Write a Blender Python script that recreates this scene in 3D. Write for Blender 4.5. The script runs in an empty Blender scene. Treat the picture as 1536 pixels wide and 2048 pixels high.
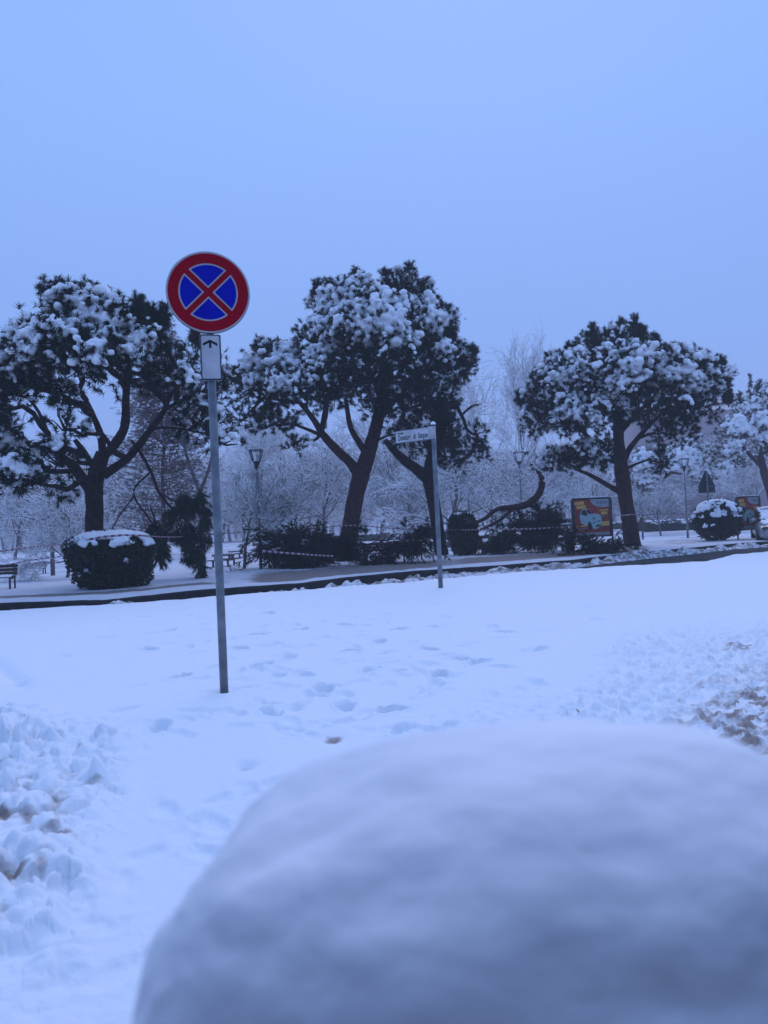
import bpy, math
import numpy as np
from mathutils import Vector, Matrix
rng = np.random.default_rng(7)
SC = bpy.context.scene
COL = SC.collection
# ------------------------------------------------------------------ camera
F = 1500.0                      # focal length in pixels of the 1536x2048 photograph
CAMZ = 1.13
PITCH = math.atan(34 / F)
ROLL = math.radians(2.6)
CAM = np.array([0., 0., CAMZ])
_f = np.array([0, math.cos(PITCH), math.sin(PITCH)])
_u = np.array([0, -math.sin(PITCH), math.cos(PITCH)])
_r = np.array([1., 0, 0])
cr = math.cos(ROLL) * _r - math.sin(ROLL) * _u
cu = math.sin(ROLL) * _r + math.cos(ROLL) * _u
cam = bpy.data.cameras.new("camera")
cam.sensor_fit = 'VERTICAL'; cam.sensor_height = 36; cam.lens = 36 * F / 2048
cam.clip_start = 0.02; cam.clip_end = 3000
cam.dof.use_dof = True; cam.dof.focus_distance = 12; cam.dof.aperture_fstop = 3.6
camo = bpy.data.objects.new("camera", cam); COL.objects.link(camo)
camo.matrix_world = Matrix(((cr[0], cu[0], -_f[0], 0), (cr[1], cu[1], -_f[1], 0), (cr[2], cu[2], -_f[2], CAMZ), (0, 0, 0, 1)))
SC.camera = camo
# ------------------------------------------------------------------ world: dim blue overcast at dusk
SUN_EL, SUN_ROT = math.radians(50), math.radians(10)
w = bpy.data.worlds.new("World"); SC.world = w; w.use_nodes = True
nt = w.node_tree; nt.nodes.clear()
out = nt.nodes.new('ShaderNodeOutputWorld')
bg = nt.nodes.new('ShaderNodeBackground'); bg.inputs[1].default_value = 0.1
sky = nt.nodes.new('ShaderNodeTexSky'); sky.sky_type = 'NISHITA'; sky.sun_disc = False
sky.sun_elevation = SUN_EL; sky.sun_rotation = SUN_ROT
tc = nt.nodes.new('ShaderNodeTexCoord'); sep = nt.nodes.new('ShaderNodeSeparateXYZ')
nt.links.new(tc.outputs['Generated'], sep.inputs[0])
ramp = nt.nodes.new('ShaderNodeValToRGB')           # the cloud deck (values x10, strength 0.1)
e = ramp.color_ramp.elements
e[0].position = 0.0; e[0].color = (.205, .365, .83, 1)
e[1].position = 1.0; e[1].color = (.31, .52, 1.1, 1)
for p, c in ((.25, (.232, .415, .93, 1)), (.5, (.275, .485, 1.02, 1))):
    q = e.new(p); q.color = c
nt.links.new(sep.outputs[2], ramp.inputs[0])
mul = nt.nodes.new('ShaderNodeVectorMath'); mul.operation = 'SCALE'; mul.inputs[3].default_value = 10.4
nt.links.new(ramp.outputs[0], mul.inputs[0])
cl = nt.nodes.new('ShaderNodeTexNoise'); cl.inputs['Scale'].default_value = 1.3; cl.inputs['Detail'].default_value = 2
nt.links.new(tc.outputs['Generated'], cl.inputs[0])
mr = nt.nodes.new('ShaderNodeMapRange'); mr.inputs[3].default_value = .95; mr.inputs[4].default_value = 1.05
nt.links.new(cl.outputs[0], mr.inputs[0])
mul2 = nt.nodes.new('ShaderNodeVectorMath'); mul2.operation = 'SCALE'
nt.links.new(mul.outputs[0], mul2.inputs[0]); nt.links.new(mr.outputs[0], mul2.inputs[3])
mx = nt.nodes.new('ShaderNodeMix'); mx.data_type = 'RGBA'; mx.inputs[0].default_value = 0.93
nt.links.new(sky.outputs[0], mx.inputs[6]); nt.links.new(mul2.outputs[0], mx.inputs[7])
nt.links.new(mx.outputs[2], bg.inputs[0]); nt.links.new(bg.outputs[0], out.inputs[0])
sl = bpy.data.lights.new("sun", 'SUN'); sl.energy = 0.8; sl.angle = math.radians(40); sl.color = (1.0, .88, 1.0)
so = bpy.data.objects.new("sun", sl); COL.objects.link(so)
so.rotation_euler = (math.radians(90) - SUN_EL, 0, math.radians(170))
vs = SC.view_settings; vs.view_transform = 'Standard'; vs.look = 'None'; vs.gamma = 1; vs.exposure = 0
cy = SC.cycles
cy.max_bounces = 6; cy.diffuse_bounces = 3; cy.glossy_bounces = 2; cy.transmission_bounces = 3
cy.volume_bounces = 1; cy.transparent_max_bounces = 6; cy.use_denoising = True
cy.sample_clamp_indirect = 4
# ------------------------------------------------------------------ helpers
def ray(px, py):
    d = _f + cr * ((px - 768) / F) + cu * ((1024 - py) / F)
    return d
def P(px, py, Y):
    d = ray(px, py); return CAM + d * (Y / d[1])
def G(px, py, z=0.0):
    d = ray(px, py); t = (z - CAMZ) / d[2]; return CAM + d * t
def fz(p): return float(p)
def hash3(i, j, k, s):
    n = (i * 374761393 + j * 668265263 + k * 2147483647 + s * 974634777) & 0xffffffff
    n = ((n ^ (n >> 13)) * 1274126177) & 0xffffffff
    n = ((n ^ (n >> 16)) * 2246822519) & 0xffffffff
    return ((n ^ (n >> 15)) & 0xffffff) / float(0xffffff)
def vnoise(p, s=0):
    p = np.asarray(p, float); i = np.floor(p).astype(np.int64); f = p - i; f = f * f * (3 - 2 * f)
    r = 0
    for a in (0, 1):
        for b in (0, 1):
            for c in (0, 1):
                wgt = (f[..., 0] if a else 1 - f[..., 0]) * (f[..., 1] if b else 1 - f[..., 1]) * (f[..., 2] if c else 1 - f[..., 2])
                r = r + wgt * hash3(i[..., 0] + a, i[..., 1] + b, i[..., 2] + c, s)
    return r
def fbm(p, o=4, s=0):
    a, t, r = .5, 0, 0; p = np.asarray(p, float)
    for k in range(o):
        r = r + a * vnoise(p * (2 ** k) + 17.3 * k, s + k); t += a; a *= .5
    return r / t
def n2(x, y, sc, o=4, s=0):
    return fbm(np.stack([x * sc, y * sc, np.full_like(x, 3.7 + s)], -1), o, s)
def sstep(a, b, x):
    t = np.clip((x - a) / (b - a), 0, 1); return t * t * (3 - 2 * t)

def tag(o, label=None, cat=None, group=None, kind=None):
    if label: o['label'] = label
    if cat: o['category'] = cat
    if group: o['group'] = group
    if kind: o['kind'] = kind
    return o
def thing(name, loc, label, cat, group=None, rz=0):
    o = bpy.data.objects.new(name, None); COL.objects.link(o); o.location = [float(v) for v in loc]
    o.rotation_euler = (0, 0, rz); o.empty_display_size = .2
    return tag(o, label, cat, group)
class Geo:
    def __init__(s): s.V = []; s.T = []; s.Q = []; s.n = 0; s.A = []; s.N = []; s.MT = []
    def add(s, v, tris=None, quads=None, attr=None):
        v = np.asarray(v, float).reshape(-1, 3)
        if tris is not None and len(tris): s.T.append(np.asarray(tris, np.int64).reshape(-1, 3) + s.n)
        if quads is not None and len(quads): s.Q.append(np.asarray(quads, np.int64).reshape(-1, 4) + s.n)
        s.V.append(v); s.n += len(v)
        s.A.append(np.full(len(v), 0.) if attr is None else np.broadcast_to(np.asarray(attr, float), (len(v),)))
    def poly(s, pts):
        pts = np.asarray(pts, float).reshape(-1, 3); s.V.append(pts); s.A.append(np.zeros(len(pts)))
        s.N.append(list(range(s.n, s.n + len(pts)))); s.n += len(pts)
    def box(s, lo, hi, M=None):
        x0, y0, z0 = lo; x1, y1, z1 = hi
        v = np.array([(x0, y0, z0), (x1, y0, z0), (x1, y1, z0), (x0, y1, z0), (x0, y0, z1), (x1, y0, z1), (x1, y1, z1), (x0, y1, z1)], float)
        if M is not None: v = v @ np.array(M)[:3, :3].T + np.array(M)[:3, 3]
        s.add(v, quads=[(0, 3, 2, 1), (4, 5, 6, 7), (0, 1, 5, 4), (1, 2, 6, 5), (2, 3, 7, 6), (3, 0, 4, 7)])
        return s
    def tube(s, pts, rad, n=8, cap=True, wob=0., attr=None):
        pts = np.asarray(pts, float); m = len(pts); rad = np.broadcast_to(np.asarray(rad, float), (m,))
        t = np.gradient(pts, axis=0); t /= np.linalg.norm(t, axis=1, keepdims=True) + 1e-9
        ref = np.array([0, 0, 1.]) if abs(t[0][2]) < .9 else np.array([1., 0, 0])
        a = np.cross(t, ref); a /= np.linalg.norm(a, axis=1, keepdims=True) + 1e-9
        b = np.cross(t, a)
        th = np.arange(n) * 2 * np.pi / n
        ring = a[:, None] * np.cos(th)[None, :, None] + b[:, None] * np.sin(th)[None, :, None]
        rr = rad[:, None, None] * np.ones((1, n, 1))
        if wob: rr = rr * (1 + wob * (rng.random((m, n, 1)) - .5))
        v = (pts[:, None] + ring * rr).reshape(-1, 3)
        q = []
        for i in range(m - 1):
            for j in range(n):
                j2 = (j + 1) % n; q.append((i * n + j, i * n + j2, (i + 1) * n + j2, (i + 1) * n + j))
        base = s.n
        s.add(v, quads=q, attr=attr)
        if cap:
            s.N.append([base + j for j in range(n)][::-1]); s.N.append([base + (m - 1) * n + j for j in range(n)])
        return s
    def build(s, name, mat, parent=None, smooth=False, attr=None):
        me = bpy.data.meshes.new(name)
        V = np.concatenate(s.V) if s.V else np.zeros((0, 3))
        if parent is not None and parent.type in ('EMPTY', 'MESH'):
            o = _wloc(parent); V = V - o[0]
            if abs(o[1]) > 1e-9:
                c, sn = math.cos(-o[1]), math.sin(-o[1])
                V = np.stack([V[:, 0] * c - V[:, 1] * sn, V[:, 0] * sn + V[:, 1] * c, V[:, 2]], 1)
        return _mesh(name, me, V, s, mat, parent, smooth, attr)
    def local(s, name, mat, parent=None, smooth=False, attr=None):
        me = bpy.data.meshes.new(name)
        return _mesh(name, me, np.concatenate(s.V), s, mat, parent, smooth, attr)
def _wloc(p):
    l = np.zeros(3); rz = 0
    while p is not None:
        l = l + np.array(p.location); rz += p.rotation_euler[2]; p = p.parent
    return l, rz
def _mesh(name, me, V, s, mat, parent, smooth, attr):
    T = np.concatenate(s.T) if s.T else np.zeros((0, 3), np.int64)
    Q = np.concatenate(s.Q) if s.Q else np.zeros((0, 4), np.int64)
    nl = [len(x) for x in s.N]
    loops = np.concatenate([T.ravel(), Q.ravel()] + [np.array(x) for x in s.N]).astype(np.int32)
    cnt = np.concatenate([np.full(len(T), 3), np.full(len(Q), 4), np.array(nl, int)]).astype(np.int32)
    start = np.concatenate([[0], np.cumsum(cnt)[:-1]]).astype(np.int32)
    me.vertices.add(len(V)); me.vertices.foreach_set('co', V.astype(np.float32).ravel())
    me.loops.add(len(loops)); me.loops.foreach_set('vertex_index', loops)
    me.polygons.add(len(cnt)); me.polygons.foreach_set('loop_start', start); me.polygons.foreach_set('loop_total', cnt)
    if smooth: me.polygons.foreach_set('use_smooth', np.ones(len(cnt), bool))
    if attr:
        at = me.attributes.new(attr, 'FLOAT', 'POINT'); at.data.foreach_set('value', np.concatenate(s.A).astype(np.float32))
    me.materials.append(mat); me.update(calc_edges=True); me.validate()
    o = bpy.data.objects.new(name, me); COL.objects.link(o)
    if parent is not None: o.parent = parent
    return o
def copy_tree(o, parent=None):
    c = o.copy(); COL.objects.link(c)
    if parent is not None: c.parent = parent
    for ch in list(o.children): copy_tree(ch, c)
    return c
_ico = None
def ico():
    global _ico
    if _ico is None:
        import bmesh
        bm = bmesh.new(); bmesh.ops.create_icosphere(bm, subdivisions=2, radius=1)
        bm.verts.ensure_lookup_table()
        _ico = (np.array([v.co[:] for v in bm.verts]), np.array([[v.index for v in f.verts] for f in bm.faces])); bm.free()
    return _ico
def blobs(cent, rad, squash=.8):
    """many rough spheres in one Geo"""
    v0, f0 = ico(); cent = np.asarray(cent, float); rad = np.asarray(rad, float).reshape(-1, 1, 1)
    sc = 1 + .35 * (rng.random((len(cent), 1, 3)) - .5); sc[..., 2] *= squash
    v = v0[None] * sc * rad + cent[:, None]
    n = len(v0); f = f0[None] + (np.arange(len(cent)) * n)[:, None, None]
    g = Geo(); g.add(v.reshape(-1, 3), tris=f.reshape(-1, 3)); return g
def snow_lumps(name, cent, rad, parent, voxel=.04, amp=.02, nsc=9., squash=.8, mat=None, iters=4):
    g = blobs(cent, rad, squash)
    o = g.build(name, mat or M['snow'], parent, True)
    m = o.modifiers.new('r', 'REMESH'); m.mode = 'VOXEL'; m.voxel_size = voxel; m.use_smooth_shade = True
    s = o.modifiers.new('s', 'SMOOTH'); s.iterations = 2; s.factor = .5
    dg = bpy.context.evaluated_depsgraph_get()
    me = bpy.data.meshes.new_from_object(o.evaluated_get(dg)); me.name = name
    o.modifiers.clear(); old = o.data; o.data = me; bpy.data.meshes.remove(old)
    if not len(me.vertices): return o
    co = np.empty(len(me.vertices) * 3, np.float32); me.vertices.foreach_get('co', co); co = co.reshape(-1, 3)
    no = np.empty(len(me.vertices) * 3, np.float32); me.vertex_normals.foreach_get('vector', no); no = no.reshape(-1, 3)
    d = (fbm(co * nsc, 3, 5) - .5) * 2 * amp + (vnoise(co * nsc * 3.1, 9) - .5) * amp * .6
    co = co + no * d[:, None]; me.vertices.foreach_set('co', co.astype(np.float32).ravel())
    me.polygons.foreach_set('use_smooth', np.ones(len(me.polygons), bool))
    if not me.materials: me.materials.append(mat or M['snow'])
    me.update(); return o
# ------------------------------------------------------------------ materials
M = {}
def material(name, col, rough=.7, col2=None, nscale=5., bump=0., bscale=20., bdist=.02, spec=.3, metal=0., detail=4, thr=(.35, .65)):
    m = bpy.data.materials.new(name); m.use_nodes = True; t = m.node_tree; b = t.nodes['Principled BSDF']
    b.inputs['Base Color'].default_value = (*col, 1); b.inputs['Roughness'].default_value = rough
    b.inputs['Specular IOR Level'].default_value = spec; b.inputs['Metallic'].default_value = metal
    tcn = t.nodes.new('ShaderNodeTexCoord')
    if col2 is not None:
        n = t.nodes.new('ShaderNodeTexNoise'); n.inputs['Scale'].default_value = nscale; n.inputs['Detail'].default_value = detail
        t.links.new(tcn.outputs['Object'], n.inputs['Vector'])
        r = t.nodes.new('ShaderNodeMapRange'); r.inputs[1].default_value = thr[0]; r.inputs[2].default_value = thr[1]
        t.links.new(n.outputs[0], r.inputs[0])
        x = t.nodes.new('ShaderNodeMix'); x.data_type = 'RGBA'; x.inputs[6].default_value = (*col, 1); x.inputs[7].default_value = (*col2, 1)
        t.links.new(r.outputs[0], x.inputs[0]); t.links.new(x.outputs[2], b.inputs['Base Color'])
    if bump:
        n = t.nodes.new('ShaderNodeTexNoise'); n.inputs['Scale'].default_value = bscale; n.inputs['Detail'].default_value = 6
        t.links.new(tcn.outputs['Object'], n.inputs['Vector'])
        u = t.nodes.new('ShaderNodeBump'); u.inputs['Strength'].default_value = bump; u.inputs['Distance'].default_value = bdist
        t.links.new(n.outputs[0], u.inputs['Height']); t.links.new(u.outputs[0], b.inputs['Normal'])
    M[name] = m; return m
def attr_mix(name, cola, colb, attr, rough=.8, nsc=6., bump=.4, bscale=25., colc=None, wet=None):
    """snow turning to colb where the dirt attribute is high, broken up by noise"""
    m = material(name, cola, rough, None, bump=bump, bscale=bscale); t = m.node_tree; b = t.nodes['Principled BSDF']
    a = t.nodes.new('ShaderNodeAttribute'); a.attribute_name = attr
    tcn = t.nodes.new('ShaderNodeTexCoord')
    n = t.nodes.new('ShaderNodeTexNoise'); n.inputs['Scale'].default_value = nsc; n.inputs['Detail'].default_value = 6; n.inputs['Roughness'].default_value = .65
    t.links.new(tcn.outputs['Object'], n.inputs['Vector'])
    ad = t.nodes.new('ShaderNodeMath'); ad.operation = 'ADD'; t.links.new(a.outputs['Fac'], ad.inputs[0]); t.links.new(n.outputs[0], ad.inputs[1])
    r = t.nodes.new('ShaderNodeMapRange'); r.inputs[1].default_value = .78; r.inputs[2].default_value = 1.15
    t.links.new(ad.outputs[0], r.inputs[0])
    x = t.nodes.new('ShaderNodeMix'); x.data_type = 'RGBA'; x.inputs[6].default_value = (*cola, 1); x.inputs[7].default_value = (*colb, 1)
    t.links.new(r.outputs[0], x.inputs[0])
    if colc is not None:
        n3 = t.nodes.new('ShaderNodeTexNoise'); n3.inputs['Scale'].default_value = nsc * 2.3
        t.links.new(tcn.outputs['Object'], n3.inputs['Vector'])
        y = t.nodes.new('ShaderNodeMix'); y.data_type = 'RGBA'; y.inputs[6].default_value = (*colb, 1); y.inputs[7].default_value = (*colc, 1)
        t.links.new(n3.outputs[0], y.inputs[0]); t.links.new(y.outputs[2], x.inputs[7])
    t.links.new(x.outputs[2], b.inputs['Base Color'])
    return m
SNOWC = (.84, .88, .91)
material('snow', (.91, .925, .94), .75, (.84, .865, .90), 3, .25, 40, .01)
attr_mix('lawn_snow', SNOWC, (.20, .16, .14), 'dirt_shade', .75, 9, .35, 30, (.42, .37, .35))
attr_mix('park_snow', (.64, .66, .71), (.13, .10, .08), 'dirt_shade', .8, 3.5, .4, 14, (.30, .27, .26))
material('slush', (.22, .20, .19), .6, (.70, .70, .73), 5, .6, 25, .03, spec=.15, thr=(.42, .58))
attr_mix('asphalt', (.013, .013, .015), (.085, .080, .082), 'paleness', .9, 2.0, .3, 60)
M['asphalt'].node_tree.nodes['Principled BSDF'].inputs['Specular IOR Level'].default_value = .06
material('kerb_stone', (.014, .014, .016), .9, (.035, .032, .03), 4, .4, 30)
material('needles', (.008, .020, .015), .9, (.018, .036, .022), 2.2, spec=.15)
material('needles_loose', (.013, .030, .020), .9, (.030, .050, .028), 2.2, spec=.15)
material('bark', (.038, .020, .020), .95, (.075, .036, .032), 7, 1, 18, .05, spec=.1)
material('bark_dark', (.018, .012, .013), .95, (.036, .022, .02), 7, 1, 18, .05, spec=.1)
material('bark_grey', (.10, .088, .094), .9, (.17, .155, .155), 6, .6, 22, .03, spec=.1)
material('wood_torn', (.35, .20, .12), .9, (.5, .3, .18), 9, .5, 22)
material('rust_leaf', (.10, .058, .062), .9, (.16, .10, .10), 1.5, spec=.1)
material('leaf', (.012, .026, .018), .55, (.028, .050, .028), 4, spec=.25)
material('leaf_core', (.012, .020, .016), .9, (.02, .03, .02), 6)
material('galv', (.10, .12, .14), .5, (.21, .23, .25), 7, .1, 60, .002, metal=.2, spec=.5)
material('dark_metal', (.03, .033, .038), .5, (.05, .05, .055), 6, .1, 50, .002)
material('sign_red', (.38, .002, .016), .5, (.32, .002, .014), 8, spec=.05)
material('sign_blue', (.002, .010, .40), .5, (.002, .008, .34), 8, spec=.05)
material('sign_white', (.46, .45, .46), .45, (.40, .39, .40), 8, spec=.2)
material('plate_white', (.58, .58, .61), .45, (.42, .42, .44), 6, spec=.2)
material('black', (.008, .008, .010), .5, (.012, .012, .014), 6)
material('sign_back', (.020, .028, .032), .6, (.03, .04, .045), 5)
material('bench_red', (.14, .028, .034), .6, (.19, .045, .048), 8, .3, 30)
material('bench_dark', (.05, .03, .032), .6, (.08, .045, .045), 8, .3, 30)
material('bench_pale', (.27, .19, .19), .7, (.33, .25, .24), 8, .3, 30)
material('poster_red', (.32, .065, .04), .5, (.20, .04, .035), 3, spec=.1)
material('poster_pale', (.26, .29, .31), .5, (.33, .35, .38), 3, spec=.1)  # pale printed areas of the poster
material('poster_mint', (.30, .44, .43), .5, (.25, .38, .38), 3, spec=.1)
material('poster_yellow', (.62, .38, .10), .5, (.52, .30, .08), 6, spec=.1)
material('poster_bow', (.45, .03, .06), .4, (.35, .02, .04), 9)
material('car_paint', (.34, .35, .37), .3, (.30, .31, .33), 3, metal=.4, spec=.6)
material('glass_dark', (.02, .025, .03), .08, (.03, .03, .035), 2, spec=.8)
material('lamp_glass', (.35, .40, .46), .2, (.3, .35, .4), 4, spec=.5)
material('tyre', (.012, .012, .013), .8, (.02, .02, .02), 9)
material('facade', (.27, .20, .22), .9, (.31, .24, .25), .6, .2, 10)
material('roof_tile', (.45, .45, .48), .8, (.6, .6, .64), 1)
material('car_bounce_tint', (.16, .10, .10), .4, (.14, .085, .09), 3, spec=.4)  # warm dark colour set for its bounce onto the snow heap
material('grass', (.10, .095, .05), .9, (.05, .055, .03), 6)
def tape_mat():
    m = material('tape', (.7, .7, .72), .5); t = m.node_tree; b = t.nodes['Principled BSDF']
    a = t.nodes.new('ShaderNodeAttribute'); a.attribute_name = 'u'
    md = t.nodes.new('ShaderNodeMath'); md.operation = 'FRACT'; t.links.new(a.outputs['Fac'], md.inputs[0])
    gt = t.nodes.new('ShaderNodeMath'); gt.operation = 'GREATER_THAN'; gt.inputs[1].default_value = .5; t.links.new(md.outputs[0], gt.inputs[0])
    x = t.nodes.new('ShaderNodeMix'); x.data_type = 'RGBA'; x.inputs[6].default_value = (.42, .42, .46, 1); x.inputs[7].default_value = (.22, .03, .05, 1)
    t.links.new(gt.outputs[0], x.inputs[0]); t.links.new(x.outputs[2], b.inputs['Base Color'])
tape_mat()
# ------------------------------------------------------------------ ground
NPX = [(-700, 1290), (-300, 1248), (0, 1222), (250, 1206), (380, 1197), (600, 1181), (820, 1163), (1120, 1138), (1364, 1126), (1418, 1122), (1467, 1109), (1536, 1103), (1900, 1085), (2400, 1065)]
FPX = [(-700, 1268), (-300, 1230), (0, 1207), (208, 1201), (312, 1190), (380, 1182), (500, 1174), (600, 1167), (684, 1156), (820, 1143), (1000, 1131), (1147, 1120), (1282, 1105), (1391, 1095), (1472, 1087), (1536, 1083), (1900, 1064), (2400, 1046)]
EDGEZ = .10
def curve(lst, z):
    p = np.array([G(a, b, z)[:2] for a, b in lst]); th = np.arctan2(p[:, 0], p[:, 1]); r = np.hypot(p[:, 0], p[:, 1]); return th, r
Nth, Nr = curve(NPX, EDGEZ); Fth, Fr = curve(FPX, 0)
def rN(th): return np.interp(th, Nth, Nr) + .16 * (n2(np.sin(th) * 20, np.cos(th) * 20, 1.3, 3, 2) - .5)
def rF(th): return np.interp(th, Fth, Fr)
def lawnz(x, y):
    th = np.arctan2(x, y); r = np.hypot(x, y); e = np.interp(th, Nth, Nr)
    z = EDGEZ * sstep(.35, 1., r / e)
    z = z + .05 * (n2(x, y, .45, 3, 4) - .5)
    return z
def px_of(x, y, z):
    d = np.stack([x, y, z - CAMZ], -1); k = d @ _f
    return 768 + F * (d @ cr) / k, 1024 - F * (d @ cu) / k
# lawn: polar grid round the camera, so that its mesh gets finer where the ground is near
nth, nr = 860, 640
th = np.concatenate([np.linspace(-1.25, -.56, 30, endpoint=False), np.linspace(-.56, .56, nth), np.linspace(.56, 1.25, 31)[1:]]); nth = len(th)
s = np.linspace(0, 1, nr)
re = rN(th)
R = np.exp(np.log(.7) + s[None, :] * (np.log(re[:, None] + .55) - math.log(.7)))
X = R * np.sin(th)[:, None]; Y = R * np.cos(th)[:, None]
Z = lawnz(X, Y)
PX, PY = px_of(X, Y, Z)
over = R - re[:, None]
# rounded far edge falling to the road
Z = Z + .035 * (n2(X, Y, 3.2, 3, 9) - .45) * sstep(-1.2, -.1, over)
Z = np.where(over > 0, Z - .34 * sstep(0, .45, over), Z)
# broken snow thrown up at the lower left (ploughed clods) and dirty churned slush at the right
ml = sstep(0, 1, ((330 - .23 * (PY - 1450)) - PX) / 140 + .5 * (n2(X, Y, 2.2, 2, 31) - .5)) * sstep(1400, 1475, PY + 90 * (n2(X, Y, 2.0, 2, 33) - .5) - .10 * PX)
ml = ml * (1 - .85 * sstep(1850, 1960, PY - .15 * PX))
def ridged(x, y, sc, s): return 1 - np.abs(2 * n2(x, y, sc, 3, s) - 1)
def worley(x, y, sc, seed):
    X_, Y_ = x * sc, y * sc; ix, iy = np.floor(X_).astype(np.int64), np.floor(Y_).astype(np.int64)
    d1 = np.full(x.shape, 9.); idv = np.zeros(x.shape)
    for a in (-1, 0, 1):
        for b in (-1, 0, 1):
            cx, cy_ = ix + a, iy + b
            hx = hash3(cx, cy_, cx * 0 + 1, seed); hy = hash3(cx, cy_, cx * 0 + 2, seed); hv = hash3(cx, cy_, cx * 0 + 3, seed)
            dd = np.hypot(X_ - cx - hx, Y_ - cy_ - hy); k = dd < d1; d1 = np.where(k, dd, d1); idv = np.where(k, hv, idv)
    return d1, idv
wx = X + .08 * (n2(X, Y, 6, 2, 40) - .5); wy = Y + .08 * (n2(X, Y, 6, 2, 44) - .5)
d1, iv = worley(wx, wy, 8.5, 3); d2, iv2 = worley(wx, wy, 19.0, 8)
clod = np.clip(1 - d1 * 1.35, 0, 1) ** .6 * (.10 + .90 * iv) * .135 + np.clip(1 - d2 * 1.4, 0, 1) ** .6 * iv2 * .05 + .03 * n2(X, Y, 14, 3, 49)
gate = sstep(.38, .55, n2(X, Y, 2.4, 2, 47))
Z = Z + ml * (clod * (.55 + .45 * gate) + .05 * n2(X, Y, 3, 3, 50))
mr_ = sstep(1000, 1330, PX + 260 * (n2(X, Y, .9, 3, 60) - .5) - .35 * (1480 - PY)) * sstep(1215, 1300, PY + .06 * (PX - 1300)) 
mr_ = np.clip(mr_ + .45 * sstep(620, 1000, PX) * sstep(1330, 1440, PY), 0, 1)
d3, iv3 = worley(wx, wy, 12.0, 13); d4, iv4 = worley(wx, wy, 26., 17)
Z = Z + mr_ * (np.clip(1 - d3 * 1.3, 0, 1) * iv3 * .06 + np.clip(1 - d4 * 1.3, 0, 1) * iv4 * .03 + .03 * (n2(X, Y, 5, 3, 63) - .5))
# general relief: wind-smoothed with soft crust
Z = Z + .020 * (n2(X, Y, 2.5, 4, 70) - .5) + .007 * (n2(X, Y, 14, 3, 73) - .5)
gran = sstep(1480, 1700, PY); Z = Z + .006 * gran * (n2(X, Y, 45, 3, 76) - .5)
dirt_shade = np.zeros_like(Z)
dirt_shade += mr_ * (.17 + .24 * sstep(.35, .6, n2(X, Y, 7, 4, 96)) * sstep(1250, 1500, PX) * sstep(1230, 1420, PY)) + .10 * mr_ * sstep(.55, .8, n2(X, Y, 8, 3, 80))
dirt_shade += ml * (.30 * sstep(.35, .6, d1) + .26 * sstep(.5, .72, n2(X, Y, 3.5, 3, 84)))  # pits between clods get painted shade, the noise term is dirt
# footprints
frng = np.random.default_rng(5)
foot = []
for q in [(300, 1305), (340, 1270), (515, 1275), (580, 1318), (700, 1305), (650, 1375), (880, 1350), (930, 1320), (740, 1340), (545, 1425), (320, 1455), (690, 1255), (540, 1235), (960, 1325), (1010, 1265), (610, 1350), (560, 1350), (520, 1330), (860, 1300), (800, 1262), (760, 1285), (1080, 1300), (480, 1300), (690, 1410), (780, 1420), (600, 1265), (360, 1355)]:
    g = G(*q); foot.append((g[0], g[1], frng.uniform(-1.2, 1.2), frng.uniform(.9, 1.5)))
for _ in range(230):
    g = G(frng.normal(640, 260), 1215 + 260 * frng.random() ** 1.3); foot.append((g[0], g[1], frng.uniform(-1.5, 1.5), frng.uniform(.12, .5)))
for q in [(500, 1575), (545, 1560), (330, 1612), (420, 1640), (455, 1590), (370, 1660), (150, 1815), (170, 1860), (420, 1700), (230, 1750), (110, 1985), (250, 1930), (300, 1700), (60, 1900)]:
    g = G(*q); foot.append((g[0], g[1], frng.uniform(-1.2, 1.2), frng.uniform(.2, .35)))
for fx, fy, an, st in foot:
    k = (np.abs(X - fx) < .5) & (np.abs(Y - fy) < .5)
    dx, dy = X[k] - fx, Y[k] - fy; u = dx * math.cos(an) + dy * math.sin(an); v = -dx * math.sin(an) + dy * math.cos(an)
    d = np.sqrt((u / .050) ** 2 + (v / .11) ** 2) + .9 * (n2(X[k], Y[k], 13, 3, 66) - .5)
    Z[k] += st * (-.078 * np.exp(-d ** 4 * .8) + .012 * np.exp(-((d - 1.5) / .35) ** 2))
# two holes where the turf shows through, and the dip at the left
for (qx, qy), rr, dd in (((490, 1524), .05, .05), ((665, 1472), .075, .035)):
    g = G(qx, qy); d = np.hypot(X - g[0], (Y - g[1]) * .8) / rr; n_ = n2(X, Y, 18, 3, 90)
    Z -= dd * np.exp(-d ** 2); dirt_shade += 1.0 * np.exp(-d ** 2 * 1.6) * (n_ + .15)
for q, rr in (((150, 1515), .10), ((150, 1600), .09), ((135, 1690), .12), ((45, 1450), .05), ((60, 1765), .1), ((40, 1800), .1), ((20, 1520), .08), ((1500, 1440), .35), ((1530, 1490), .35), ((1480, 1300), .2), ((1530, 1400), .3), ((20, 1650), .14)):
    g = G(*q); d = np.hypot(X - g[0], Y - g[1]) / rr; dirt_shade += .62 * np.exp(-d ** 2) * .62 * sstep(.42, .66, n2(X, Y, 14, 4, 95))
dipa, dipb = G(0, 1340)[:2], G(110, 1420)[:2]
ln = (dipb - dipa) / np.linalg.norm(dipb - dipa); dist = (X - dipa[0]) * (-ln[1]) + (Y - dipa[1]) * ln[0]
al = (X - dipa[0]) * ln[0] + (Y - dipa[1]) * ln[1]
Z -= .05 * np.exp(-(dist / .08) ** 2) * sstep(1.4, .9, al)
for q in [(449, 1386), (882, 1186)]:
    g = G(*q); d = np.hypot(X - g[0], Y - g[1]); Z += .015 * np.exp(-(d / .16) ** 2) - .03 * np.exp(-(d / .055) ** 2)
g = Geo()
idx = np.arange(nth * nr).reshape(nth, nr)
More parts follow.
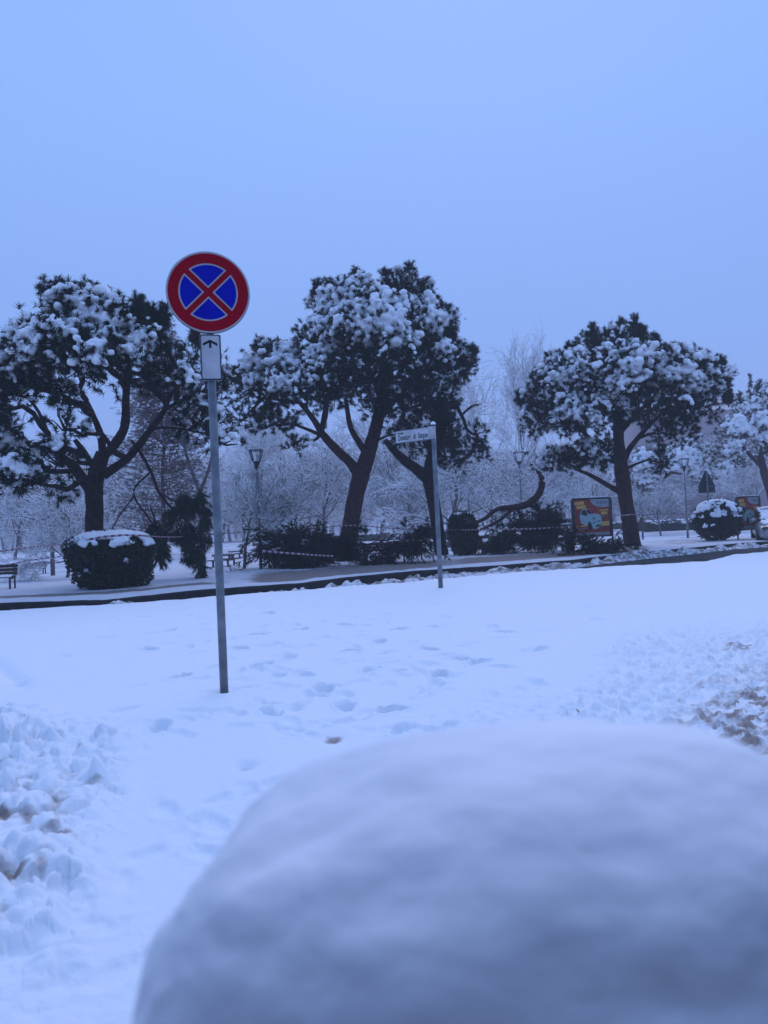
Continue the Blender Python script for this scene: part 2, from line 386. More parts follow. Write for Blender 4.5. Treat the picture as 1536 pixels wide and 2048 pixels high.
Qd = np.stack([idx[:-1, :-1], idx[1:, :-1], idx[1:, 1:], idx[:-1, 1:]], -1).reshape(-1, 4)
g.add(np.stack([X, Y, Z], -1), quads=Qd[:, ::-1], attr=np.clip(dirt_shade, 0, 1.2).ravel())
tag(g.build('lawn', M['lawn_snow'], smooth=True, attr='dirt_shade'), kind='structure', label='smooth snow covering the lawn, with footprints and churned clods')
# unseen sheet under the camera, dark to cut bounce, and the wide base sheet
g = Geo(); g.add([(-40, -40, -.10), (40, -40, -.10), (40, .72, -.10), (-40, .72, -.10)], quads=[(0, 1, 2, 3)])
tag(g.build('low_bounce_sheet', M['asphalt']), kind='structure')
g = Geo(); g.add([(-430, -120, -.60), (430, -120, -.60), (430, 430, -.60), (-430, 430, -.60)], quads=[(0, 1, 2, 3)])
tag(g.build('ground', M['snow']), kind='structure')
# road
ROADZ = -.16
tt = np.linspace(-.95, 1.0, 260)
g = Geo(); k = np.linspace(0, 1, 12)
RR = (np.interp(tt, Nth, Nr) + .0)[:, None] * (1 - k) + (rF(tt) + .1)[:, None] * k
idx = np.arange(RR.size).reshape(RR.shape)
g.add(np.stack([RR * np.sin(tt)[:, None], RR * np.cos(tt)[:, None], np.full(RR.shape, ROADZ)], -1), quads=np.stack([idx[:-1, :-1], idx[:-1, 1:], idx[1:, 1:], idx[1:, :-1]], -1).reshape(-1, 4)[:, ::-1], attr=(.1 + .42 * sstep(700, 1250, 768 + F * np.tan(tt))[:, None] * np.ones(RR.shape)).ravel())
tag(g.build('road', M['asphalt'], attr='paleness'), kind='structure')  # asphalt tone grows paler towards the right
# kerb: long stone, inner edge on the far side
g = Geo(); kk = np.linspace(-.95, 1.0, 400); fr = rF(kk)
prof = [(-.02, ROADZ - .05), (0, -.03), (.03, -.005), (.16, -.003), (.16, -.3)]
V = np.array([[((fr[i] + a) * math.sin(kk[i]), (fr[i] + a) * math.cos(kk[i]), z) for a, z in prof] for i in range(len(kk))])
idx = np.arange(len(kk) * 5).reshape(len(kk), 5)
g.add(V, quads=np.stack([idx[:-1, :-1], idx[1:, :-1], idx[1:, 1:], idx[:-1, 1:]], -1).reshape(-1, 4)[:, ::-1])
tag(g.build('kerb', M['kerb_stone']), kind='structure')
# park ground beyond the kerb
def parkz(x, y):
    d = np.hypot(x, y) - rF(np.arctan2(x, y))
    z = .05 * sstep(.0, .6, d) * (n2(x, y, 1.3, 4, 101)) + .02 * (n2(x, y, 4, 3, 104) - .3) + .10 * (n2(x, y, .12, 2, 107) - .5) * sstep(2, 12, d)
    return z
thp = np.linspace(-.95, 1.0, 760); npr = 300
sp = np.linspace(0, 1, npr)
Rp = rF(thp)[:, None] + .08 + .05 * (n2(np.sin(thp) * 40, np.cos(thp) * 40, 1.1, 3, 5)[:, None] - .5) * (sp[None] < .01) + (np.exp(sp * math.log(4000.)) - 1)[None, :] / 3999. * 400 * 1.0
X = Rp * np.sin(thp)[:, None]; Y = Rp * np.cos(thp)[:, None]; Z = parkz(X, Y) + .004
PX, PY = px_of(X, Y, Z)
d = Rp - rF(thp)[:, None]
dirt_shade = .18 + .30 * sstep(.5, .75, n2(X, Y, .6, 3, 110)) * sstep(1, 3, d)
dirt_shade += .75 * np.exp(-((d - 1.5 - .5 * n2(X, Y, .25, 2, 112)) / .45) ** 2) * sstep(480, 380, PX)             # trodden path at the left
dirt_shade += .85 * sstep(470, 560, PX) * sstep(960, 800, PX) * sstep(.35, 1.3, d + 1.2 * (n2(X, Y, .8, 3, 113) - .5)) * sstep(6, 4, d)    # needle litter under the fallen boughs
dirt_shade += .62 * sstep(880, 960, PX) * sstep(1330, 1250, PX) * sstep(.8, 2.0, d + 1.5 * (n2(X, Y, .8, 3, 114) - .5)) * sstep(7, 4, d)
Z -= .03 * np.clip(dirt_shade, 0, 1) * n2(X, Y, 5, 2, 118)
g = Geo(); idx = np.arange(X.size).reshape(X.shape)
g.add(np.stack([X, Y, Z], -1), quads=np.stack([idx[:-1, :-1], idx[1:, :-1], idx[1:, 1:], idx[:-1, 1:]], -1).reshape(-1, 4)[:, ::-1], attr=np.clip(dirt_shade, 0, 1.1).ravel())
tag(g.build('park_ground', M['park_snow'], smooth=True, attr='dirt_shade'), kind='structure')
def gz(x, y): return float(parkz(np.array([x]), np.array([y]))[0])
# slush ridges beside the road
def ridge(name, rfun, off, width, hfun, label):
    tt = np.linspace(-.62, .62, 2600); kk = np.linspace(-1, 1, 26)
    c = rfun(tt) + off
    RR = c[:, None] + kk[None] * width
    X = RR * np.sin(tt)[:, None]; Y = RR * np.cos(tt)[:, None]
    px = 768 + F * np.tan(tt)
    h = hfun(px)[:, None] * (1 - kk[None] ** 2) ** .8
    d1, iv = worley(X + .1 * n2(X, Y, 5, 2, 120), Y, 3.2, 21); d2, iv2 = worley(X, Y, 8, 22)
    Z = ROADZ - .05 + h * (.25 + .85 * sstep(.3, .75, n2(X, Y, 1.7, 3, 124))) * 1.25 * (.55 + .45 * np.clip(1.1 - d1, 0, 1) * (.4 + iv)) + .05 * np.clip(1 - 1.3 * d2, 0, 1) * iv2 * (h > .02) + .05 * (n2(X, Y, 5, 4, 129) - .5) * (h > .02)
    g = Geo(); idx = np.arange(X.size).reshape(X.shape)
    g.add(np.stack([X, Y, Z], -1), quads=np.stack([idx[:-1, :-1], idx[1:, :-1], idx[1:, 1:], idx[:-1, 1:]], -1).reshape(-1, 4)[:, ::-1])
    return tag(g.build(name, M['slush'], smooth=True), label, kind='stuff')
ridge('slush', lambda t: np.interp(t, Nth, Nr), .75, .5, lambda p: np.interp(p, [-900, 0, 250, 700, 900, 1200, 1400], [.17, .20, .27, .29, .29, .14, .0]), 'grey ploughed slush lying along the near edge of the road')
ridge('slush', rF, -.75, .55, lambda p: np.interp(p, [-900, 0, 300, 800, 1000, 1200, 1500], [.0, .0, .03, .08, .20, .24, .22]), 'lumpy slush pushed up along the far kerb')
# ------------------------------------------------------------------ vegetation tools
def unit(n):
    v = rng.normal(size=(n, 3)); return v / np.linalg.norm(v, axis=1, keepdims=True)
def tufts(g, C, D, n=34, L=.17, wd=.0095, tw=.16, spread=.9):
    """needle brushes: C centres (k,3), D directions (k,3); n needles each along a twig of length tw"""
    k = len(C); D = D / (np.linalg.norm(D, axis=1, keepdims=True) + 1e-9)
    t = rng.random((k, n, 1)) ** .7
    base = C[:, None] + D[:, None] * t * tw
    r = rng.normal(size=(k, n, 3)); r /= np.linalg.norm(r, axis=2, keepdims=True)
    nd = D[:, None] * (.55 + .5 * t) + r * spread
    nd /= np.linalg.norm(nd, axis=2, keepdims=True)
    ln = L * (.65 + .5 * rng.random((k, n, 1)))
    side = np.cross(nd, rng.normal(size=(k, n, 3))); side /= np.linalg.norm(side, axis=2, keepdims=True) + 1e-9
    tip = base + nd * ln; tip[..., 2] -= .12 * ln[..., 0]
    v = np.stack([base - side * wd, base + side * wd, tip], 2).reshape(-1, 3)
    g.add(v, tris=np.arange(len(v)).reshape(-1, 3))
def wob_line(a, b, n=5, amp=.08, sag=0.):
    a, b = np.asarray(a, float), np.asarray(b, float); t = np.linspace(0, 1, n)[:, None]; L = np.linalg.norm(b - a)
    p = a + (b - a) * t; w_ = np.cumsum(rng.normal(size=(n, 3)), 0) * amp * L / n; w_ = w_ - t * w_[-1] - (1 - t) * w_[0]
    p = p + w_; p[:, 2] += sag * L * (t * (1 - t))[:, 0] * 4; return p
def spline(pts, n=None):
    pts = np.asarray(pts, float); m = len(pts)
    if m < 3:
        n = n or 8; t = np.linspace(0, 1, n)[:, None]; return pts[0] + (pts[-1] - pts[0]) * t
    n = n or m * 4; t = np.linspace(0, m - 1, n); i = np.clip(t.astype(int), 0, m - 2); f = (t - i)[:, None]
    p0 = pts[np.clip(i - 1, 0, m - 1)]; p1 = pts[i]; p2 = pts[i + 1]; p3 = pts[np.clip(i + 2, 0, m - 1)]
    return .5 * (2 * p1 + (p2 - p0) * f + (2 * p0 - 5 * p1 + 4 * p2 - p3) * f ** 2 + (3 * p1 - p0 - 3 * p2 + p3) * f ** 3)
class Lobe:
    def __init__(s, px, py, rx, ry, Y, dy=0., dens=1., snow=1., deep=.95):
        s.c = P(px, py, Y + dy); k = (Y + dy) / F * .93; s.r = np.array([rx * k, max(rx, ry) * k * deep, ry * k]); s.dens = dens; s.snow = snow
def limb_pts(lst, Y):
    """lst of (px,py,width_px[,dy])"""
    pts = np.array([P(q[0], q[1], Y + (q[3] if len(q) > 3 else 0)) for q in lst]); rad = np.array([q[2] * .5 * Y / F for q in lst])
    n = len(lst) * 4
    return spline(pts, n), np.interp(np.linspace(0, len(lst) - 1, n), np.arange(len(lst)), rad)
def pine(name, base, trunk, limbs, lobes, label, snow_spots=(), leaders=(), bark='bark', snow_thr=.42, tuft_den=30., seedv=0, snowcut=.1, needle='needles', group='snow-laden umbrella pines', trunksnow=True, nn=48, snowtop=None):
    Y = G(*base)[1] if len(base) == 2 else base[2]
    b = G(base[0], base[1]); b = P(base[0], base[1], Y)
    root = thing('umbrella_pine', b, label, 'pine tree', group)
    g = Geo(); tp, tr = limb_pts(trunk, Y); tr = tr.copy()
    tp = np.concatenate([[tp[0] + [0, 0, -.25]], tp]); tr = np.concatenate([[tr[0] * 1.15], tr])
    g.tube(tp, tr, 14, wob=.10); g.build('trunk', M[bark], root, True)
    skel = [tp]
    gb = Geo()
    for l in limbs:
        p, r = limb_pts(l, Y); gb.tube(p, r, 9, wob=.12); skel.append(p)
    sk = np.concatenate(skel); sk = sk[sk[:, 2] > b[2] + .25 * (max(q.c[2] for q in lobes) - b[2])]
    gn = Geo(); SC_, SR = [], []; shells = []
    for lb in lobes:
        # limb from the skeleton to the lobe, branchlets inside it
        dd = np.linalg.norm(sk - lb.c, axis=1) + .5 * np.maximum(0, sk[:, 2] - lb.c[2] + .2); a = sk[np.argmin(dd)]
        L = np.linalg.norm(lb.c - a)
        p = wob_line(a, lb.c, 8, .25, .05); gb.tube(p, np.linspace(.045 + .012 * L, .03, 8), 6)
        area = 4 * math.pi * ((lb.r[0] * lb.r[1]) ** 1.6 / 3 + (lb.r[0] * lb.r[2]) ** 1.6 / 3 + (lb.r[1] * lb.r[2]) ** 1.6 / 3) ** (1 / 1.6)
        k = int(area * tuft_den * lb.dens)
        u = unit(k); u[:, 2] = np.where(u[:, 2] < -.8, -u[:, 2], u[:, 2])
        sh = np.where(rng.random(k) < .62, .86 + .22 * rng.random(k), .25 + .6 * rng.random(k) ** .6)
        bump = .72 + .52 * vnoise(u * 2.6 + seedv * 3.1 + lb.c[0], 3)
        c = lb.c + u * lb.r * (sh * bump)[:, None]
        d = u * .75 + np.array([0, 0, .55]) + .35 * rng.normal(size=(k, 3))
        tufts(gn, c, d, nn)
        for q in range(int(5 + 4 * lb.r[0])):
            j = rng.integers(k); gb.tube(wob_line(lb.c, c[j], 5, .3), np.linspace(.03, .009, 5), 4, cap=False)
        # snow resting on the upper side
        m = (u[:, 2] > snowcut) & (sh > .86) & (fbm(c * 1.15 + seedv, 2, 40) > snow_thr + .0 + .22 * (1 - lb.snow)) & (rng.random(k) < .60)
        if lb.snow > 0 and m.any():
            cc = c[m] + d[m] * .05 + np.array([0, 0, .06]); um = u[m] + .5 * rng.normal(size=u[m].shape); um[:, 2] = 0; um /= np.linalg.norm(um, axis=1, keepdims=True) + 1e-6
            r0 = .070 + .085 * rng.random(len(cc)); nf = 4; dl = .06 + .07 * rng.random(len(cc))
            for q in range(nf):                     # each lump runs outwards along its twig and bends down
                SC_.append(cc + um * (dl * q)[:, None] - np.array([0, 0, 1.]) * (dl * q * q * .30)[:, None] + .02 * rng.normal(size=cc.shape)); SR.append(r0 * (1 - .14 * q) * rng.uniform(.75, 1.2, len(cc)))
    for (px, py, hpx) in leaders:
        h = hpx * 1.25 * Y / F; tip = P(px, py, Y); bs = tip - np.array([rng.normal() * .1, 0, h])
        gb.tube(wob_line(bs, tip, 4, .1), np.linspace(.025, .012, 4), 4)
        for t in np.linspace(.25, 1, 6):
            c = bs + (tip - bs) * t; kk = 9
            tufts(gn, np.repeat(c[None], kk, 0) + .04 * rng.normal(size=(kk, 3)), rng.normal(size=(kk, 3)) * .6 + [0, 0, .8], nn, tw=.2)
    for sp in snow_spots:
        px, py, rp = sp[0], sp[1], sp[2] * 1.1; d = ray(px, py); best = None
        for lb in lobes:
            o = (CAM - lb.c) / (lb.r * .98); dd = d / (lb.r * .98); A = dd @ dd; B = 2 * o @ dd; C = o @ o - 1; disc = B * B - 4 * A * C
            if disc > 0:
                t = (-B - math.sqrt(disc)) / (2 * A)
                if best is None or t < best: best = t
        if best is None: best = Y / d[1]
        c0 = CAM + d * best; R_ = rp * best * d[1] / F
        nb = int(10 + 60 * R_ ** 1.2 * 3)
        o = rng.normal(size=(nb, 3)) * R_ * [.48, .30, .36]; o[:, 2] -= .35 * np.abs(o[:, 0])   # arched cap
        SC_.append(c0 + o + np.array([0, -.02, .02])); SR.append((.14 + .17 * rng.random(nb)) * max(R_, .22))
        kk = max(4, int(nb * .35)); q = c0 + rng.normal(size=(kk, 3)) * R_ * [.6, .25, .45] + [0, .0, -.15 * R_]
        tufts(gn, q, rng.normal(size=(kk, 3)) * .5 + [0, -.5, -.3], nn)
    if SC_:
        sa = np.concatenate(SC_); sel = sa[rng.random(len(sa)) < .22]
        tufts(gn, sel + .03 * rng.normal(size=sel.shape), rng.normal(size=sel.shape) * .6 + [0, -.35, .45], 26, L=.20, tw=.10)
    gb.build('branches', M[bark], root, True)
    gn.build('crown', M[needle], root)
    if SC_: snow_lumps('snow', np.concatenate(SC_), np.concatenate(SR), root, .034, .045, 7.5, iters=5)
    return root, Y
def side_snow(parent, segs, Y, name='branch_snow'):
    g = Geo()
    for l in segs:
        p, r = limb_pts(l, Y); g.tube(p + np.array([0, -.3, 1]) * (r * .75)[:, None], r * .55, 6, wob=.5)
    return g.build(name, M['snow'], parent, True)
# ------------------------------------------------------------------ the umbrella pines
A, YA = pine('umbrella_pine', (190, 1168), [(190, 1168, 38), (188, 1090, 35), (189, 1020, 34), (188, 975, 36), (197, 935, 32), (206, 905, 26)],
    [[(186, 985, 30), (165, 957, 22), (146, 932, 20), (122, 912, 14), (95, 885, 9)], [(206, 915, 16), (202, 875, 15), (190, 840, 12), (172, 800, 9)],
     [(206, 915, 18), (232, 885, 19), (250, 850, 18), (252, 790, 15), (258, 740, 10)], [(208, 950, 20), (245, 925, 17), (272, 898, 15), (300, 860, 13), (328, 822, 11), (342, 788, 8), (368, 762, 5)],
     [(326, 822, 8), (365, 800, 7), (412, 783, 5)], [(300, 858, 5), (350, 856, 5), (415, 868, 4)], [(182, 925, 12), (165, 900, 12), (150, 880, 9)], [(110, 900, 8), (60, 800, 6), (-20, 785, 5)]],
    [Lobe(150, 630, 58, 45, 17), Lobe(212, 645, 72, 50, 17, .3), Lobe(62, 700, 58, 52, 17, -.3), Lobe(120, 690, 70, 55, 17, -.6), Lobe(290, 665, 46, 48, 17, .3, 1, .5),
     Lobe(190, 720, 90, 52, 17, -.6, .8, .7), Lobe(250, 755, 80, 50, 17, .2, .6, .3), Lobe(75, 775, 80, 48, 17, .4, .9, .7), Lobe(340, 745, 55, 50, 17, .4, .6, .5), Lobe(30, 755, 60, 45, 17, 0, .9, .8),
     Lobe(400, 790, 50, 38, 17, .6, .5, .5), Lobe(395, 850, 55, 30, 17, .6, .5, .4), Lobe(445, 888, 40, 18, 17, .6, .5, .6), Lobe(130, 860, 34, 66, 17, -.1, .5, .3), Lobe(120, 930, 40, 50, 17, -.3, .8, .6),
     Lobe(20, 860, 44, 50, 17, -.4, .4, .5), Lobe(38, 955, 44, 42, 17, -.6, 1, 1.), Lobe(-50, 800, 70, 80, 17, 0, .9, .8), Lobe(-40, 900, 60, 60, 17, 0, .8, .8)],
    'broad umbrella pine behind the big bush at the left, forked trunk, torn hanging boughs',
    [(62, 655, 26), (160, 600, 26), (150, 640, 34), (200, 625, 30), (215, 660, 34), (185, 698, 32), (245, 655, 26), (60, 690, 30), (100, 710, 18), (40, 720, 22), (275, 668, 28), (300, 660, 20), (45, 905, 30), (28, 930, 30), (60, 930, 18), (370, 745, 24), (90, 575, 14), (170, 585, 24), (225, 610, 24), (110, 660, 26), (130, 985, 20), (105, 890, 14), (10, 745, 20), (20, 950, 16), (320, 700, 16), (400, 800, 18)],
    [(118, 572, 40), (150, 580, 30), (182, 577, 34), (275, 602, 40), (325, 622, 40), (65, 690, 30), (300, 625, 26)], seedv=1, bark='bark_dark', tuft_den=22, snow_thr=.44)
side_snow(A, [[(78, 770, 6), (110, 790, 8), (122, 830, 6), (127, 870, 6), (128, 905, 5)], [(80, 775, 5), (78, 800, 6), (50, 830, 6), (38, 880, 5), (30, 925, 5)], [(290, 872, 5), (318, 835, 5), (340, 790, 4)], [(0, 790, 4), (70, 791, 4)]], YA)
B, YB = pine('umbrella_pine', (690, 1124), [(692, 1124, 42), (700, 1060, 34), (710, 1000, 33), (722, 950, 35), (739, 900, 29), (753, 850, 25), (765, 800, 22), (780, 730, 17)],
    [[(722, 955, 24), (700, 925, 20), (672, 898, 18), (645, 868, 15), (628, 840, 12), (600, 805, 10)], [(640, 870, 12), (650, 830, 13), (652, 795, 10)], [(735, 910, 14), (715, 880, 13), (700, 850, 11), (692, 800, 9)],
     [(752, 850, 12), (790, 800, 12), (840, 750, 9), (890, 730, 6)], [(600, 805, 8), (560, 800, 7), (520, 790, 5)], [(765, 805, 9), (740, 740, 9), (720, 680, 6)]],
    [Lobe(700, 610, 72, 50, 26), Lobe(805, 600, 62, 48, 26, .3), Lobe(862, 650, 52, 52, 26, 0, 1, .8), Lobe(750, 665, 110, 65, 26, -.8), Lobe(650, 685, 62, 48, 26, -.3), Lobe(565, 735, 68, 45, 26),
     Lobe(505, 780, 45, 48, 26, 0, 1, .35), Lobe(600, 785, 92, 48, 26, -.4, .9, .5), Lobe(760, 745, 130, 75, 26, -.9, 1.1, .25), Lobe(880, 725, 62, 62, 26, -.3, 1, .5), Lobe(918, 735, 34, 38, 26, 0, .9, .6),
     Lobe(545, 848, 52, 28, 26, -.2, .7, .1), Lobe(585, 892, 28, 20, 26, 0, .5, .1), Lobe(825, 815, 95, 38, 26, .4, .8, .1), Lobe(700, 775, 85, 42, 26, .3, .7, .1), Lobe(485, 840, 28, 22, 26, 0, .6, .1), Lobe(805, 870, 34, 24, 26, .6, .4, .1)],
    'tallest umbrella pine in the middle, thick trunk leaning right behind the street name post',
    [(510, 722, 26), (571, 700, 24), (567, 726, 28), (511, 756, 20), (565, 763, 22), (612, 741, 16), (640, 700, 24), (665, 688, 22), (686, 643, 20), (660, 610, 26), (667, 663, 16), (701, 604, 26), (727, 633, 28), (712, 567, 22), (779, 607, 30), (780, 640, 36), (800, 668, 26), (853, 668, 26), (888, 697, 22), (831, 727, 11), (838, 615, 26), (868, 628, 26), (815, 600, 20), (901, 774, 14), (912, 752, 12), (712, 722, 11), (526, 823, 12), (650, 590, 22), (690, 585, 20), (745, 600, 24), (870, 660, 18), (610, 765, 12), (540, 780, 12), (740, 655, 20), (530, 690, 18), (640, 655, 16), (895, 640, 14)],
    [(820, 534, 52), (772, 546, 40), (710, 548, 30), (636, 570, 30), (850, 568, 30), (634, 590, 20), (905, 645, 30), (515, 692, 26), (945, 700, 26), (680, 565, 20), (470, 745, 20)], seedv=2, snow_thr=.50, tuft_den=26)
side_snow(B, [[(653, 860, 7), (652, 830, 8), (650, 800, 6)], [(735, 893, 5), (715, 865, 5), (702, 842, 4)]], YB)
B2, YB2 = pine('umbrella_pine', (886, 1112), [(884, 1112, 28), (876, 1060, 25), (866, 1000, 25), (858, 955, 27), (864, 920, 26), (876, 870, 25), (884, 810, 22), (880, 785, 16)],
    [[(862, 965, 26), (842, 945, 24), (815, 925, 20), (790, 903, 16), (770, 880, 10)], [(880, 820, 10), (905, 805, 9), (925, 835, 7), (935, 860, 6), (955, 872, 4)], [(925, 828, 5), (945, 812, 5), (958, 810, 3)], [(884, 815, 8), (850, 790, 7), (830, 800, 5)]],
    [Lobe(885, 870, 36, 50, 28, 0, 1.2, 0), Lobe(905, 915, 34, 36, 28, 0, .8, .1), Lobe(850, 895, 40, 26, 28, 0, .6, 0), Lobe(870, 830, 34, 28, 28, 0, .7, .3), Lobe(945, 905, 36, 26, 28, 0, .8, .1), Lobe(950, 868, 24, 22, 28, 0, .5, .2), Lobe(815, 870, 40, 28, 28, .3, .6, .2)],
    'broken umbrella pine with a torn top, partly behind the street name post', [(800, 858, 12), (820, 880, 10)], [], seedv=3, snow_thr=.6, bark='bark_dark', nn=40)
g = Geo(); 
for a, b, c in (((772, 800), (790, 808), 8), ((945, 812), (962, 808), 6)):
    p, r = limb_pts([(*a, c), (*b, 2)], YB2); g.tube(p, r, 5)
g.build('torn_wood', M['wood_torn'], B2)
C_, YC = pine('umbrella_pine', (1266, 1093), [(1266, 1093, 34), (1258, 1040, 29), (1250, 990, 28), (1243, 940, 29), (1237, 880, 22), (1238, 820, 20), (1245, 760, 14)],
    [[(1240, 935, 16), (1215, 915, 13), (1190, 890, 11), (1165, 862, 8)], [(1240, 985, 12), (1215, 970, 10), (1180, 950, 8), (1150, 938, 5)], [(1245, 935, 12), (1258, 900, 12), (1290, 860, 9), (1340, 810, 6)], [(1237, 870, 10), (1275, 825, 9), (1320, 790, 6)], [(1238, 850, 9), (1210, 800, 8), (1180, 760, 5)]],
    [Lobe(1248, 685, 42, 34, 28, 0, 1, .6), Lobe(1192, 705, 46, 40, 28, 0, 1, .7), Lobe(1140, 745, 58, 40, 28), Lobe(1090, 785, 42, 45, 28, 0, 1, .5), Lobe(1105, 840, 62, 42, 28, 0, 1, .15), Lobe(1235, 750, 95, 55, 28, -.9),
     Lobe(1330, 740, 78, 42, 28, -.3), Lobe(1400, 758, 52, 40, 28, 0, 1, .9), Lobe(1385, 815, 52, 42, 28, .2, 1, .1), Lobe(1300, 820, 92, 46, 28, -.2, .9, .1), Lobe(1180, 830, 70, 50, 28, -.5, 1, .7), Lobe(1350, 872, 48, 30, 28, .3, .7, .1),
     Lobe(1125, 925, 46, 24, 28, .3, .9, .8), Lobe(1180, 912, 48, 30, 28, .4, 1, .5), Lobe(1212, 900, 28, 26, 28, .2, .9, .4), Lobe(1325, 925, 18, 26, 28, 0, .9, 0)],
    'wide umbrella pine at the right behind the billboard, one straight trunk',
    [(1285, 712, 26), (1262, 735, 28), (1245, 757, 22), (1220, 790, 14), (1230, 765, 16), (1150, 820, 22), (1125, 825, 20), (1185, 830, 16), (1192, 768, 11), (1148, 780, 12), (1330, 740, 26), (1360, 765, 24), (1375, 740, 24), (1400, 770, 20), (1420, 745, 20), (1340, 770, 20), (1390, 790, 14), (1165, 740, 20), (1190, 735, 18), (1130, 750, 22), (1100, 760, 14), (1110, 905, 18), (1090, 920, 18), (1190, 900, 18), (1205, 925, 14), (1210, 700, 16), (1260, 700, 16), (1330, 715, 16), (1440, 770, 14), (1085, 790, 12)],
    [(1185, 657, 40), (1240, 648, 44), (1268, 640, 40), (1310, 676, 30), (1100, 715, 26), (1140, 695, 26), (1450, 745, 30), (1400, 712, 24), (1440, 722, 24), (1285, 660, 20), (1455, 790, 20), (1040, 790, 22)], seedv=4, snow_thr=.47, tuft_den=26)
D_, YD = pine('umbrella_pine', (1548, 1070, 46.), [(1552, 1072, 20), (1545, 1000, 17), (1530, 950, 16), (1520, 910, 12)], [[(1528, 940, 8), (1490, 900, 7), (1465, 880, 5)]],
    [Lobe(1505, 835, 34, 42, 46), Lobe(1550, 820, 50, 55, 46), Lobe(1465, 870, 38, 36, 46), Lobe(1535, 900, 70, 42, 46, 0, 1, .2), Lobe(1455, 915, 34, 24, 46, 0, .8, .5), Lobe(1600, 870, 60, 60, 46)],
    'hazy umbrella pine cut off by the right edge of the photo', [(1480, 850, 20), (1520, 840, 18), (1470, 890, 16), (1500, 810, 14), (1455, 930, 14), (1525, 870, 12)], [(1500, 756, 50), (1518, 765, 30), (1480, 790, 24)], seedv=5, tuft_den=13, nn=26)
E_, YE = pine('umbrella_pine', (1280, 1072, 60.), [(1281, 1078, 16), (1280, 1020, 14), (1282, 970, 13)], [[(1282, 975, 8), (1320, 940, 6), (1360, 920, 4)]],
    [Lobe(1290, 930, 42, 34, 48), Lobe(1350, 925, 46, 32, 48), Lobe(1395, 905, 34, 34, 48), Lobe(1410, 950, 26, 30, 48), Lobe(1245, 960, 24, 26, 48, 0, .8)],
    'faint pine in the haze seen under the crown of the wide right pine', [(1290, 920, 20), (1275, 950, 14), (1300, 955, 14), (1360, 915, 22), (1385, 930, 16), (1375, 905, 18), (1410, 935, 16)], [], seedv=6, tuft_den=11, nn=22, snow_thr=.36)
H_, YH = pine('umbrella_pine', (408, 1150, 22.), [(408, 1152, 9), (406, 1090, 9), (402, 1030, 9), (400, 980, 8)], [[(400, 985, 7), (420, 930, 6), (430, 880, 4)], [(400, 985, 7), (370, 900, 6), (365, 820, 4)]],
    [Lobe(370, 735, 40, 42, 23, 0, .6, .6), Lobe(430, 745, 36, 42, 23, 0, .6, .6), Lobe(400, 690, 30, 30, 23, 0, .6, .3), Lobe(400, 820, 62, 40, 23, 0, .6, .4), Lobe(440, 870, 36, 26, 23, 0, .5, .5), Lobe(360, 880, 40, 30, 23, 0, .4, .3)],
    'slim pine with loose grey-green crown behind the no-stopping sign post', [(370, 742, 22), (450, 770, 18), (455, 745, 12), (415, 830, 12), (330, 660, 10)], [(392, 668, 22)], seedv=7, tuft_den=17, nn=24, bark='bark_grey')
# torn boughs hanging from the left pine down to the ground (still attached: parts of it)
g = Geo(); gn = Geo()
hang = [[(262, 880, 5), (285, 912, 7), (305, 950, 6), (318, 985, 6), (345, 1018, 5), (372, 1040, 5), (392, 1070, 4)], [(300, 945, 4), (270, 975, 4), (272, 1000, 4), (300, 1040, 3), (318, 1075, 3)], [(318, 985, 3), (345, 1000, 3), (375, 1015, 3)], [(270, 990, 3), (240, 1030, 3), (215, 1075, 2)], [(300, 1010, 3), (315, 1060, 3), (325, 1120, 2)]]
for l in hang:
    p, r = limb_pts(l, YA); g.tube(p, r, 6, wob=.2)
g.build('hanging_branch', M['bark_dark'], A, True)
for px, py, rx, ry, k in ((386, 1010, 26, 40, 90), (372, 1070, 38, 36, 90), (390, 1122, 24, 38, 130), (322, 1100, 24, 50, 90), (290, 1055, 28, 34, 50), (345, 1030, 24, 26, 40), (410, 1050, 14, 40, 50), (360, 1060, 30, 20, 60), (370, 1000, 22, 16, 40)):
    c = P(px, py, YA); s_ = YA / F; u = unit(k) * (rng.random((k, 1)) ** .4); ns = 5; sc_ = unit(ns) * rng.uniform(.2, .9, (ns, 1)); w_ = rng.integers(0, ns, k); c = c + (sc_[w_] + u * .42) * np.array([rx, rx, ry]) * s_
    tufts(gn, c, np.array([0, 0, -1.]) + .4 * rng.normal(size=(k, 3)), 30, L=.16, tw=.2, spread=.6)
gn.build('hanging_foliage', M['needles_loose'], A)
